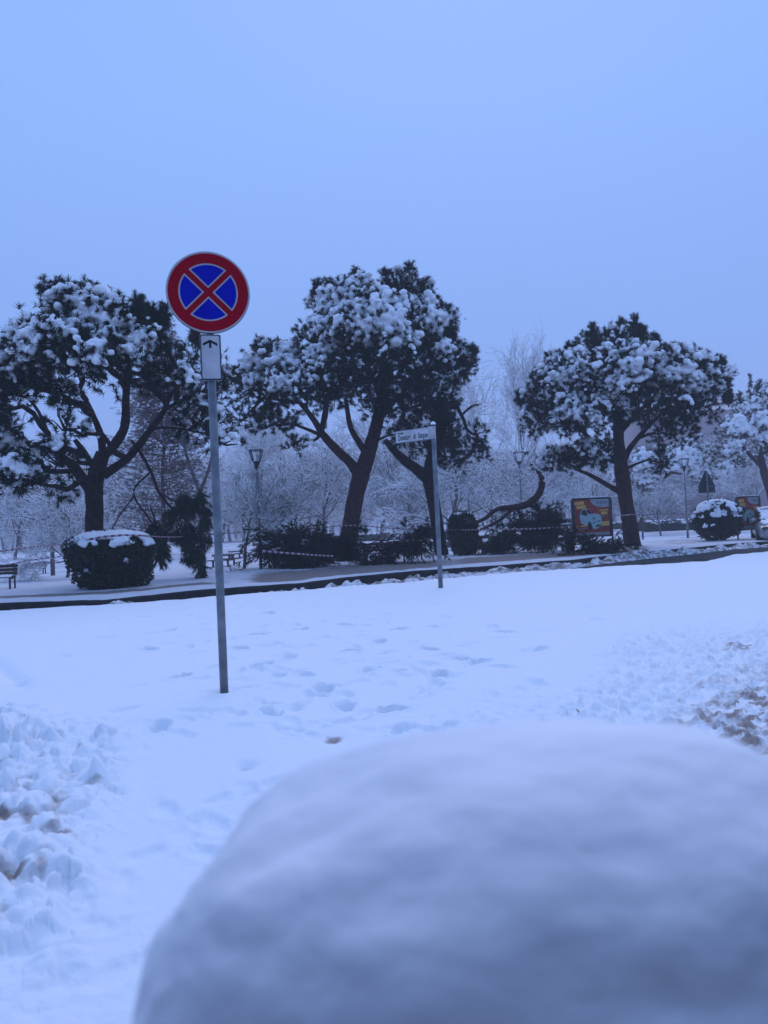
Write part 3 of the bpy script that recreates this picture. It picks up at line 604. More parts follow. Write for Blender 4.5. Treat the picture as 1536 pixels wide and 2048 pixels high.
# ------------------------------------------------------------------ bushes
def bush(cx, top, bot, wpx, Y, label, topcut, nleaf, snowden=1., boxy=3.0, spots=()):
    b = P(cx, bot, Y); sc = Y / F; root = thing('round_bush', b, label, 'bush', 'clipped bushes in the park')
    H = (bot - top) * sc; c = b + np.array([0, 0, H * .5]); r = np.array([wpx * .5 * sc, wpx * .46 * sc, H * .5])
    def sup(u, k=1.):
        q = np.abs(u / 1.) ** boxy; n_ = q.sum(1) ** (1 / boxy); return c + u / n_[:, None] * r * k
    v0, f0 = ico(); import bmesh
    g = Geo(); g.add(sup(v0, .70), tris=f0); g.build('bush_core', M['leaf_core'], root, True)
    g = Geo(); k = nleaf; u = unit(k); k_ = .78 + .22 * rng.random(k) + .36 * (vnoise(u * 3.1 + cx, 2) - .5) + .12 * (vnoise(u * 9, 4) - .5); p = sup(u, 1.) - c; p = c + p * k_[:, None]
    narrow = 1 - .08 * sstep(.0, -1., (p[:, 2] - c[2]) / r[2]); p[:, :2] = c[:2] + (p[:, :2] - c[:2]) * narrow[:, None]
    d = u + .7 * rng.normal(size=(k, 3)) + [0, 0, .3]; d /= np.linalg.norm(d, axis=1, keepdims=True); s_ = np.cross(d, rng.normal(size=(k, 3))); s_ /= np.linalg.norm(s_, axis=1, keepdims=True)
    L = (.05 + .035 * rng.random((k, 1))); W = L * .38
    v = np.stack([p, p + d * L * .5 + s_ * W, p + d * L, p + d * L * .5 - s_ * W], 1).reshape(-1, 3)
    g.add(v, quads=np.arange(len(v)).reshape(-1, 4)); g.build('foliage', M['leaf'], root)
    k = int(520 * r[0] * r[1] * 4 * snowden); u = unit(k * 4); u = u[u[:, 2] > topcut][:k]; p = sup(u, 1.0)
    m = (fbm(p * 4.5, 2, 77) + .30 * (u[:, 2] - .5)) > .50; p = p[m]
    cc = [p + [0, 0, .02]]; rr = [.035 + .04 * rng.random(len(p))]
    for (px, py, rp) in spots:
        q = P(px, py, Y - r[1] * .9) + rng.normal(size=(10, 3)) * rp * sc * .45; cc.append(q); rr.append(np.full(10, rp * sc * .42))
    snow_lumps('snow', np.concatenate(cc), np.concatenate(rr), root, .022, .02, 16., iters=2)
    return root
YB1 = G(225, 1183)[1] + .9
bush(226, 1066, 1176, 158, YB1, 'big dark bush with a thick snow cap, at the kerb by the left pine', .45, 16000, 1.2, 3.2, [(175, 1140, 6), (250, 1120, 5), (160, 1148, 5)])
bush(1437, 1001, 1081, 94, G(1437, 1083)[1] + .6, 'ragged snow-dotted bush behind the triangular sign near the car', .15, 12000, .9, 2.2, [(1410, 1052, 5), (1425, 1050, 4), (1405, 1035, 4)])
bush(929, 1027, 1110, 54, G(925, 1112)[1] + .3, 'dark boxy bush without snow, at the left end of the tallest heap of boughs', .8, 9000, .15, 3.2)
# ------------------------------------------------------------------ fallen boughs
def pile(lobes, Y, base, label, twigs, nn=30, extra=None, den=1., cat='fallen branches'):
    b = P(*base, Y); root = thing('fallen_boughs', b, label, cat, 'heaps of broken pine boughs')
    gn = Geo(); gb = Geo(); C0 = []
    for px, py, rx, ry, k in lobes:
        c = P(px, py, Y); s_ = Y / F; u = unit(k) * (rng.random((k, 1)) ** .35); rr_ = np.array([rx, rx * .9, ry]) * s_
        ns = 6; sc_ = unit(ns) * rng.uniform(.2, .9, (ns, 1)); sr_ = rng.uniform(.25, .6, (ns, 1)); w_ = rng.integers(0, ns, k); c = c + (sc_[w_] + u * sr_[w_]) * rr_
        c[:, 2] = np.maximum(c[:, 2], .03)
        d = u * [1, 1, .3] + np.array([.2, -.2, .15]) + .5 * rng.normal(size=(k, 3)); kp = fbm(c * 1.5, 2, 61) > .50; c = c[kp]; d = d[kp]; tufts(gn, c, d, nn, L=.17, tw=.28, spread=.55); C0.append(c)
    C0 = np.concatenate(C0)
    for _ in range(twigs):
        a = C0[rng.integers(len(C0))]; an = rng.uniform(0, 6.28); L = rng.uniform(.5, 1.5); bb = a + np.array([math.cos(an) * L, math.sin(an) * L * .6, rng.uniform(-.35, .6)]); bb[2] = max(bb[2], .03)
        pl = wob_line(a, bb, 7, .25, rng.uniform(.05, .4)); gb.tube(pl, np.linspace(.022, .007, 7), 4, cap=False)
        if rng.random() < .7:
            c = np.repeat(pl[2:], 3, 0) + .05 * rng.normal(size=(15, 3)); c[:, 2] = np.maximum(c[:, 2], .03); tufts(gn, c, (bb - a)[None] / L + .5 * rng.normal(size=(15, 3)) - [0, 0, .3], 22, L=.15, tw=.2, spread=.5)
    if extra:
        for l in extra:
            p, r = limb_pts(l, Y); gb.tube(p, r, 8, wob=.2)
    gb.build('branch', M['bark'], root, True); gn.build('foliage', M['needles_loose'], root)
    top = C0[(C0[:, 2] > np.percentile(C0[:, 2], 55)) & (fbm(C0 * 2.5, 2, 71) > .60)]
    if len(top) > 4: blobs(top + [0, 0, .06], rng.uniform(.03, .07, len(top)), .5).build('snow', M['snow'], root, True)
    return root
YP = YB - .2
pile([(560, 1108, 40, 20, 300), (612, 1100, 46, 20, 420), (655, 1104, 36, 22, 340), (600, 1126, 66, 12, 320), (540, 1088, 24, 12, 60), (650, 1085, 26, 8, 60), (590, 1086, 14, 10, 40)], G(600, 1140)[1] + .8, (610, 1138),
     'long low heap of torn pine boughs between the lamp post and the thick leaning trunk', 70, extra=[[(530, 1130, 3), (560, 1108, 3), (600, 1096, 2)], [(520, 1125, 2), (535, 1090, 2), (560, 1078, 2), (590, 1085, 2)], [(600, 1125, 3), (570, 1120, 3), (540, 1135, 2)]])
pile([(740, 1128, 26, 6, 50), (838, 1098, 30, 20, 320), (858, 1108, 30, 16, 220), (800, 1130, 40, 4, 60), (718, 1102, 14, 20, 130), (850, 1085, 24, 8, 60)], G(790, 1132)[1] + 1.2, (790, 1130),
     'heap of torn pine boughs spilling over the red bench', 50, extra=[[(800, 1105, 3), (812, 1080, 3), (835, 1075, 2), (860, 1090, 2)], [(775, 1085, 2), (815, 1082, 2), (850, 1100, 2)]])
pile([(965, 1085, 26, 26, 420), (1010, 1084, 50, 27, 620), (1062, 1070, 42, 36, 600), (1092, 1082, 26, 26, 260), (1085, 1035, 18, 18, 90), (1000, 1050, 40, 10, 60)], G(1000, 1112)[1] + 1.2, (1000, 1110),
     'tallest heap of fallen boughs, with one thick curved limb rising out of it', 120, nn=34,
     extra=[[(1070, 938, 2), (1079, 948, 7), (1084, 962, 14), (1080, 984, 14), (1066, 1000, 13), (1045, 1012, 14), (1020, 1015, 12), (992, 1020, 9), (965, 1040, 7), (930, 1050, 4)], [(1050, 1008, 8), (1062, 1012, 7), (1090, 1028, 5)], [(1025, 1018, 8), (1000, 1040, 6), (960, 1060, 4)], [(1035, 1018, 8), (1040, 1040, 7), (1000, 1070, 4)]])
pile([(1130, 1092, 34, 12, 160), (1180, 1097, 30, 9, 110), (1110, 1080, 20, 16, 90)], G(1150, 1112)[1] + .6, (1150, 1107), 'low scatter of green boughs at the foot of the billboard', 25,
     extra=[[(1195, 1100, 4), (1225, 1094, 4), (1268, 1086, 3)], [(1215, 1090, 3), (1240, 1098, 3)]])
pile([(100, 1125, 1, 1, 2), (470, 1134, 9, 4, 8)], G(470, 1142)[1], (470, 1141), 'snapped snow-covered branch end standing by the slim lamp tree', 3) if False else None
# ------------------------------------------------------------------ bare snow-lined trees
def bare_mesh(name, seed, H=6., trunk=.1, spread=.55, levels=6, droop=0., snowr=1., kids=3, first=.28, fine=.009, bark='bark_grey'):
    r_ = np.random.default_rng(seed); gt, gb, gs = Geo(), Geo(), Geo()
    def grow(p, d, L, rad, lev):
        n = 4 if lev < 3 else 3; pts = [p]; dd = d.copy()
        for i in range(n):
            dd = dd + r_.normal(size=3) * (.10 + .05 * lev); dd[2] += .05 - droop * lev * .05; dd /= np.linalg.norm(dd); pts.append(pts[-1] + dd * L / n)
        pts = np.array(pts); r1 = max(rad * .62, fine); rr = np.linspace(rad, r1, n + 1)
        (gt if lev == 0 else gb).tube(pts, rr, 8 if lev == 0 else (5 if lev < 3 else 3), cap=lev == 0)
        if lev > 0:
            seg = pts[-1] - pts[0]; hz = np.hypot(seg[0], seg[1]) / (np.linalg.norm(seg) + 1e-6)
            if hz > .35 and r_.random() < .75:
                q = pts + np.array([0, 0, 1.]) * (rr * .8 + .006)[:, None]; gs.tube(q, (rr * .6 + .010 * snowr) * (.7 + .6 * hz), 3 if lev > 2 else 4, cap=False, wob=.5)
        if lev >= levels: return
        k = kids + (1 if lev == 0 else 0) + (r_.random() < .4)
        for j in range(int(k)):
            t = r_.uniform(.35, 1) if lev else r_.uniform(.8, 1.); i = min(int(t * n), n - 1); q = pts[i] + (pts[i + 1] - pts[i]) * (t * n - i)
            ax = r_.normal(size=3); ax -= ax @ dd * dd; ax /= np.linalg.norm(ax) + 1e-6
            a = r_.uniform(.5, 1.25) * spread * (1.3 if lev == 0 else 1); nd = dd * math.cos(a) + ax * math.sin(a)
            nd[2] = nd[2] * .9 + .12
            grow(q, nd, L * r_.uniform(.6, .88) if lev else H * r_.uniform(.24, .34), rr[i] * r_.uniform(.5, .72), lev + 1)
        grow(pts[-1], dd, L * .8 if lev else H * .28, r1, lev + 1)
    grow(np.array([0, 0, -.1]), np.array([r_.normal() * .04, 0, 1.]), H * first, trunk, 0)
    root = bpy.data.objects.new('bare_tree', None); COL.objects.link(root)
    gt.local('trunk', M[bark], root, True); gb.local('branches', M[bark], root, True); gs.local('snow', M['snow'], root, True)
    return root
protos = [bare_mesh('bare_tree', 11, 6, .10, .62, 5), bare_mesh('bare_tree', 12, 6, .11, .75, 5, .3), bare_mesh('bare_tree', 23, 6, .12, .55, 6, kids=2), bare_mesh('bare_tree', 14, 6, .12, .8, 5, .5, first=.24), bare_mesh('bare_tree', 15, 9, .13, .5, 5, kids=3, first=.34, fine=.007)]
used = set()
def plant(i, base, hpx, label, rz=0., Y=None, lean=0., group='bare trees lined with snow', widen=1.):
    b = G(*base) if Y is None else P(base[0], base[1], Y)
    if Y is not None: b[2] = 0
    o = protos[i] if i not in used else copy_tree(protos[i]); used.add(i)
    h0 = 9 if i == 4 else 6; sc = hpx * b[1] / F / h0
    o.location = b; o.rotation_euler = (0, lean, rz); o.scale = (sc * widen, sc * widen, sc)
    tag(o, label, 'bare tree', group); return o
PL = [(0, (488, 1139), 225, 'bare tree with a thin dark trunk just left of the slim lamp post', .3, None),
 (3, (134, 1156), 190, 'small bare tree leaning left behind the dark bench at the left edge', 2.0, None, -.35),
 (1, (645, 1092), 230, 'bare tree with fanned limbs between the slim lamp and the leaning pine trunk', 1.1, None),
 (3, (581, 1094), 190, 'bare tree with a stout grey trunk right of the slim lamp post', 2.6, None),
 (2, (762, 1088), 250, 'bare tree with a double trunk rising above the red bench', .4, None),
 (0, (820, 1086), 190, 'bare tree standing just left of the broken pine', 4.0, None),
 (3, (897, 1096), 240, 'bare tree with long arching snow-lined limbs right of the street name post', .9, None, .1),
 (4, (1052, 1070), 335, 'tallest bare tree, in the haze left of the right-hand pine', .2, None, 0., .62),
 (1, (1130, 1066), 190, 'bare tree in the haze behind the near billboard', 3.3, None),
 (0, (1322, 1073), 120, 'small bare sapling on the far verge right of the billboard pine', 1.0, None),
 (2, (1500, 1068), 150, 'bare tree with dense twigs behind the far billboard', 2.0, 70),
 (1, (30, 1120), 190, 'hazy bare tree standing far off at the left edge', .7, None),
 (2, (215, 1110), 200, 'bare tree far behind the trunk of the left pine', 3.0, None),
 (3, (300, 1112), 210, 'bare tree behind the hanging torn boughs', 5.0, None),
 (4, (912, 1075), 300, 'tall hazy bare tree seen over the broken pine', 1.8, 90),
 (4, (560, 1090), 230, 'hazy bare tree rising beside the crown of the middle pine', 3.9, 100),
 (1, (985, 1078), 200, 'bare tree behind the tallest heap of boughs', 4.9, None),
 (0, (1205, 1062), 170, 'bare tree between the near billboard and the right pine', 2.2, 85)]
for q in PL:
    plant(q[0], q[1], q[2], q[3], q[4], q[5], q[6] if len(q) > 6 else 0., widen=q[7] if len(q) > 7 else 1.)
frg = np.random.default_rng(3)
for i in range(150):
    Yd = frg.uniform(110, 200) if i % 2 else frg.uniform(200, 400); px = -60 + ((i * 37) % 150 + frg.random()) * 11.5
    if 1240 < px < 1475 and Yd < 140: Yd += 60
    x = P(px, 1060, Yd)[0]; hpx = (150 + 50 * frg.random()) * (110 / Yd) ** .25
    o = copy_tree(protos[int(frg.integers(0, 4))])
    if i % 4 == 0:
        for ch in list(o.children):
            if ch.name.startswith('snow'): bpy.data.objects.remove(ch)
    sc = hpx * Yd / F / 6; o.location = (x, Yd, -.1); o.scale = (sc * 1.1, sc * 1.1, sc); o.rotation_euler = (0, 0, frg.uniform(0, 6.28))
    tag(o, 'far bare tree fading into the mist at the back of the park', 'bare tree', 'far bare trees in the mist')
# stout cut trunk at the left
b = G(105, 1153); r_ = thing('tree_trunk', b, 'straight grey tree trunk beside the pale bench at the left', 'tree')
g = Geo(); p, r = limb_pts([(106, 1153, 9), (105, 1120, 9), (103, 1085, 9), (98, 1020, 8), (92, 960, 6)], b[1]); g.tube(p, r, 8, wob=.1); g.build('trunk', M['bark_grey'], r_, True)
g = Geo(); gs = Geo()
for _ in range(46):
    a = p[rng.integers(9, len(p))]; an = rng.uniform(0, 6.28); L = rng.uniform(.6, 1.7); q = wob_line(a, a + [math.cos(an) * L, math.sin(an) * L, L * rng.uniform(.1, .7)], 6, .3); g.tube(q, np.linspace(.03, .009, 6), 4, cap=False); gs.tube(q + [0, 0, .02], np.linspace(.026, .012, 6), 3, cap=False)
g.build('branches', M['bark_grey'], r_, True); gs.build('snow', M['snow'], r_, True)
# conical tree that kept its rust-brown needles, with flecks of snow
YR = 42.
b = P(330, 1118, YR); b[2] = 0; r_ = thing('rusty_conifer', b, 'tall conical tree with rust-brown foliage flecked with snow, behind the left pine', 'conifer')
g = Geo(); g.tube(np.array([b + [0, 0, -.1], b + [.05, 0, 5], P(345, 660, YR)]), [.16, .10, .02], 8); g.build('trunk', M['bark'], r_, True)
gn, gb = Geo(), Geo(); cs, rs = [], []
for k in range(330):
    t = rng.random() ** .8; zt = P(340, 655, YR)[2]; z = 1.0 + (zt - .8) * t; R_ = (3.6 * (1 - t) ** .75 + .12) * rng.uniform(.6, 1.1); an = rng.uniform(0, 6.28); q = np.array([b[0] + .3 * t, b[1], z]); e_ = q + np.array([math.cos(an) * R_, math.sin(an) * R_, .25 * R_ * rng.random()])
    pl = wob_line(q, e_, 6, .12, -.03); gb.tube(pl, np.linspace(.025, .007, 6), 3, cap=False)
    for u_ in np.linspace(.25, 1, 7):
        c = q + (e_ - q) * u_ + rng.normal(size=(3, 3)) * .22; tufts(gn, c, (e_ - q)[None] + .5 * rng.normal(size=(3, 3)), 11, L=.18, wd=.016, tw=.25)
        if rng.random() < .75: cs.append(c[0] + [0, 0, .06]); rs.append(rng.uniform(.02, .09))
gb.build('branches', M['bark'], r_); gn.build('crown', M['rust_leaf'], r_)
blobs(np.array(cs), np.array(rs), .55).build('snow', M['snow'], r_, True)
# ------------------------------------------------------------------ signs and posts
def text_mesh(body, size, mat, parent, name, M4, bold=.0, sx=1., sp=1.):
    cu_ = bpy.data.curves.new(name, 'FONT'); cu_.body = body; cu_.size = size; cu_.extrude = .0008; cu_.offset = bold; cu_.space_character = sp
    o = bpy.data.objects.new(name, cu_); COL.objects.link(o)
    me = bpy.data.meshes.new_from_object(o.evaluated_get(bpy.context.evaluated_depsgraph_get())); me.name = name
    bpy.data.objects.remove(o); me.transform(M4 @ Matrix.Diagonal((sx, 1, 1, 1))); me.materials.append(M[mat]); me.materials.clear(); me.materials.append(M[mat])
    o = bpy.data.objects.new(name, me); COL.objects.link(o); o.parent = parent; return o
# no-stopping sign: everything in the post's own frame (x right, y away, z up)
b = G(449, 1386); b[2] = 0
yaw = math.radians(14)
S1 = thing('no_stopping_sign', b, 'round red and blue no-stopping sign with a white arrow plate on a grey post', 'road sign', rz=yaw)
g = Geo(); g.tube([(0, .045, -.3), (0, .045, 1.2), (0, .045, 3.1)], .030, 24); g.local('post', M['galv'], S1, True)
ztop = CAMZ  # compute heights from the picture
def zat(px, py, base): return float(P(px, py, base[1])[2])
zc = zat(411, 585, b); rD = .300
def disc(g, r0, y, z, n=96, a0=0, a1=2 * math.pi, rin=0.):
    a = np.linspace(a0, a1, n + 1)
    o = np.stack([np.cos(a) * r0, np.full(n + 1, y), z + np.sin(a) * r0], 1)
    if rin > 0:
        i_ = np.stack([np.cos(a) * rin, np.full(n + 1, y), z + np.sin(a) * rin], 1); g.add(np.concatenate([o, i_]), quads=[(k, k + 1, n + 2 + k, n + 1 + k) for k in range(n)])
    else: g.poly(o[:-1])
def ribbon_ring(g, r0, y0, y1, z, n=96):
    a = np.linspace(0, 2 * math.pi, n + 1); v = np.concatenate([np.stack([np.cos(a) * r0, np.full(n + 1, y), z + np.sin(a) * r0], 1) for y in (y0, y1)])
    g.add(v, quads=[(k, k + 1, n + 2 + k, n + 1 + k) for k in range(n)])
g = Geo(); disc(g, rD, .0, zc); ribbon_ring(g, rD, 0, .022, zc); disc(g, rD, .022, zc, rin=rD - .03); disc(g, rD - .03, .008, zc); ribbon_ring(g, rD - .03, .008, .022, zc)
face = g.local('sign_disc', M['sign_back'], S1)
g = Geo(); disc(g, rD - .001, -.0015, zc, rin=rD * .955); g.local('rim', M['sign_white'], face)
g = Geo(); disc(g, rD * .957, -.0022, zc); g.local('red_field', M['sign_red'], face)
gw, gbl = Geo(), Geo(); Ri = .212; hw = .0215
def sector(R_, off, k):
    # quarter between the two arms, arms at +-45 deg (a little off true), half width = off
    a0 = math.radians(45 + 90 * k); a1 = a0 + math.pi / 2; da = math.asin(off / R_)
    aa = np.linspace(a0 + da, a1 - da, 30); mid = (a0 + a1) / 2; ap = off * math.sqrt(2)
    return [(math.cos(mid) * ap, math.sin(mid) * ap)] + [(math.cos(a) * R_, math.sin(a) * R_) for a in aa]
for k in range(4):
    gw.poly([(x, -.0030, zc + z) for x, z in sector(Ri, hw + .0, k)]); gbl.poly([(x, -.0038, zc + z) for x, z in sector(Ri - .011, hw + .010, k)])
gw.local('sector_border', M['sign_white'], face); gbl.local('blue_sector', M['sign_blue'], face)
g = Geo(); aa = np.radians(np.linspace(72, 148, 30)); g.tube(np.stack([np.cos(aa) * (rD + .002), np.full(30, .011), zc + np.sin(aa) * (rD + .002)], 1), .0035 + .0045 * vnoise(np.stack([aa * 9, aa * 0, aa * 0], 1), 8), 6); g.local('snow', M['snow'], face, True)
# arrow plate
zt, zb = zat(418, 669, b), zat(421, 761, b); hw_, R0 = .075, .012
def rrect(x0, x1, z0, z1, y, r, n=6):
    pts = []
    for cx, cz, a in ((x1 - r, z1 - r, 0), (x0 + r, z1 - r, 90), (x0 + r, z0 + r, 180), (x1 - r, z0 + r, 270)):
        for t in np.linspace(0, 90, n): pts.append((cx + r * math.cos(math.radians(a + t)), y, cz + r * math.sin(math.radians(a + t))))
    return pts
def slab(g, pts, d):
    n = len(pts); a = np.array(pts); b_ = a + [0, d, 0]; g.poly(a); g.poly(b_[::-1]); g.add(np.concatenate([a, b_]), quads=[(i, (i + 1) % n, n + (i + 1) % n, n + i) for i in range(n)])
g = Geo(); slab(g, rrect(-hw_, hw_, zb, zt, .0, R0), .016); plate = g.local('arrow_plate', M['galv'], S1)
g = Geo(); slab(g, rrect(-hw_ + .004, hw_ - .004, zb + .004, zt - .004, -.0012, .012), .001); g.local('border', M['black'], plate)
g = Geo(); slab(g, rrect(-hw_ + .010, hw_ - .011, zb + .013, zt - .010, -.0022, .010), .0009); g.local('face', M['plate_white'], plate)
g = Geo(); ax, az = -.002, zt - .058
g.poly([(ax - .0085, -.003, az - .042), (ax + .0085, -.003, az - .042), (ax + .0085, -.003, az + .012), (ax - .0085, -.003, az + .012)])
for s_ in (-1, 1): g.poly([(ax, -.0032, az + .020), (ax, -.0032, az + .000), (ax + s_ * .052, -.0032, az - .028), (ax + s_ * .052, -.0032, az - .008)][::s_])
g.local('arrow', M['black'], plate)
g = Geo()
for z in (zc + .1, zc - .12, (zt + zb) / 2): g.box((-.045, .016, z - .015), (.045, .080, z + .015))
g.local('clamp', M['galv'], S1)
# street name post
b = G(882, 1186); b[2] = .04; yaw = math.radians(-1)
S2 = thing('street_name_sign', b, 'white street name blade reading Donatori di Sangue on a slim grey post capped with snow', 'street sign')
k = b[1] / F; zt = zat(866, 852, b) - b[2]
g = Geo(); g.tube([(0, 0, -.3), (0, 0, 1.2), (0, 0, zt)], .040, 24); g.local('post', M['galv'], S2, True)
g = Geo(); g.tube([(0, 0, zt), (0, 0, zt + .02)], .046, 20); cap = g.local('post_cap', M['dark_metal'], S2)
v0, f0 = ico(); g = Geo(); g.add(v0 * [.047, .047, .045] + [0, 0, zt + .035], tris=f0); g.local('snow', M['snow'], S2, True)
by = math.radians(-37); bz1, bz0 = zt - .005, zt - .225
Rm = Matrix.Rotation(by, 4, 'Z'); BL = .74
br = Geo(); br.box((-.085, -.048, bz0 + .004), (.035, -.042, bz1 - .004)); br.local('bracket', M['plate_white'], S2)
def rot(pts): return [tuple(Rm @ Vector(p)) for p in pts]
g = Geo(); slab(g, rot(rrect(-BL - .04, -.07, bz0, bz1, -.02, .012)), .0); g = Geo()
a = np.array(rot(rrect(-BL - .05, -.05, bz0, bz1, -.022, .012))); c = np.array(rot(rrect(-BL - .05, -.05, bz0, bz1, .008, .012))); n = len(a)
g.poly(a); g.poly(c[::-1]); g.add(np.concatenate([a, c]), quads=[(i, (i + 1) % n, n + (i + 1) % n, n + i) for i in range(n)])
blade = g.local('name_blade', M['galv'], S2)
g = Geo(); g.poly(rot(rrect(-BL - .036, -.064, bz0 + .012, bz1 - .012, -.0235, .01))); g.local('face', M['plate_white'], blade)
T0 = Rm @ Matrix.Translation((-BL - .005, -.0245, bz0 + .048)) @ Matrix.Rotation(math.pi / 2, 4, 'X')
text_mesh('Donatori', .130, 'black', blade, 'lettering', Rm @ Matrix.Translation((-BL + .012, -.0245, bz0 + .048)) @ Matrix.Rotation(math.pi / 2, 4, 'X'), .0028, .50, 1.08)
text_mesh('di', .130, 'black', blade, 'lettering', Rm @ Matrix.Translation((-BL + .335, -.0245, bz0 + .048)) @ Matrix.Rotation(math.pi / 2, 4, 'X'), .0028, .52, 1.08)
text_mesh('Sangue', .130, 'black', blade, 'lettering', Rm @ Matrix.Translation((-BL + .44, -.0245, bz0 + .048)) @ Matrix.Rotation(math.pi / 2, 4, 'X'), .0028, .50, 1.08)
text_mesh('rotonda', .050, 'black', blade, 'lettering', Rm @ Matrix.Translation((-BL - .0, -.0245, bz1 - .062)) @ Matrix.Rotation(math.pi / 2, 4, 'X'), .002, .8)
g = Geo()
for z in (bz1 - .035, bz0 + .04): g.tube([(-.0, -.050, z), (-.0, -.042, z)], .008, 10)
g.local('bolt', M['black'], S2)
# lamp posts
def lamp(base, Y, top, wtop, label, glass=True, hc=22., cone=14.):
    b = P(base[0], base[1], Y); k = Y / F; zt = zat(top[0], top[1], b) - b[2]
    r_ = thing('street_lamp', b, label, 'street lamp', 'park lamp posts')
    hb = zt - (hc + cone) * k; g = Geo(); g.tube([(0, 0, -.2), (0, 0, hb * .5), (0, 0, hb)], [.055, .045, .034], 12); g.local('post', M['galv'], r_, True)
    g = Geo(); g.tube([(0, 0, hb), (0, 0, hb + cone * .5 * k), (0, 0, hb + cone * k)], [.045, .07, wtop * .33 * k], 12); hd = g.local('lamp_head', M['black'], r_)
    W, w0 = wtop * .5 * k, wtop * .30 * k; z0, z1 = hb + cone * k, zt
    g = Geo()
    cs_ = [(s1, s2) for s1, s2 in ((-1, -1), (1, -1), (1, 1), (-1, 1))]
    for s1, s2 in cs_: g.tube([(s1 * w0, s2 * w0, z0), (s1 * W, s2 * W, z1)], .016, 5)
    for i in range(4):
        a, c = cs_[i], cs_[(i + 1) % 4]; g.tube([(a[0] * W, a[1] * W, z1), (c[0] * W, c[1] * W, z1)], .02, 5)
    g.local('lamp_frame', M['black'], r_)
    if glass:
        g = Geo()
        i_ = .9
        g.add([(s1 * w0 * i_, s2 * w0 * i_, z0 + .005) for s1, s2 in cs_] + [(s1 * W * i_, s2 * W * i_, z1 - .01) for s1, s2 in cs_], quads=[(0, 1, 5, 4), (1, 2, 6, 5), (2, 3, 7, 6), (3, 0, 4, 7)])
        o = g.local('lamp_glass', M['lamp_pane'], r_)
    return r_
def pane():
    m = bpy.data.materials.new('lamp_pane'); m.use_nodes = True; t = m.node_tree; t.nodes.clear(); o = t.nodes.new('ShaderNodeOutputMaterial')
    a = t.nodes.new('ShaderNodeBsdfTransparent'); b_ = t.nodes.new('ShaderNodeBsdfGlossy'); b_.inputs[0].default_value = (.8, .8, .8, 1); b_.inputs['Roughness'].default_value = .15
    x = t.nodes.new('ShaderNodeMixShader'); x.inputs[0].default_value = .4; t.links.new(a.outputs[0], x.inputs[1]); t.links.new(b_.outputs[0], x.inputs[2]); t.links.new(x.outputs[0], o.inputs[0]); M['lamp_pane'] = m
pane()
lamp((522, 1140), G(522, 1140)[1], (514, 901), 24, 'slim park lamp with an open tapered head, right of the no-stopping sign')
lamp((1046, 1078), 38., (1040, 905), 20, 'park lamp post rising out of the mist behind the tallest heap of boughs', hc=18, cone=12)
lamp((1376, 1077), G(1376, 1077)[1], (1369, 918), 16, 'park lamp post between the right pine and the ragged bush', hc=14, cone=10)
# triangular warning sign seen from behind
b = G(1420, 1083); k = b[1] / F
r_ = thing('warning_sign', b, 'dark back of a pointed road sign on a thin post beside the ragged bush', 'road sign')
zt = zat(1414, 941, b) - b[2]; zb2 = zat(1416, 986, b) - b[2]; zm = zat(1415, 971, b) - b[2]
g = Geo(); g.tube([(0, -.03, -.2), (0, -.03, 1), (0, -.03, zt - .08)], .032, 12); g.local('post', M['galv'], r_, True)
g = Geo(); W = 16.5 * k
def slabp(g, pts, y0, y1):
    n = len(pts); a = np.array([(x, y0, z) for x, z in pts]); c = np.array([(x, y1, z) for x, z in pts]); g.poly(a); g.poly(c[::-1]); g.add(np.concatenate([a, c]), quads=[(i, (i + 1) % n, n + (i + 1) % n, n + i) for i in range(n)])
slabp(g, [(-W, zb2), (W, zb2), (W, zm), (.03, zt), (-.03, zt), (-W, zm)], .02, .045); pn = g.local('sign_panel', M['sign_back'], r_)
g = Geo(); g.box((.06, .012, zm - .05), (W - .03, .019, zm - .02)); g.box((-W + .03, .012, zb2 + .02), (W - .03, .019, zb2 + .04)); g.local('stiffener', M['galv'], pn)
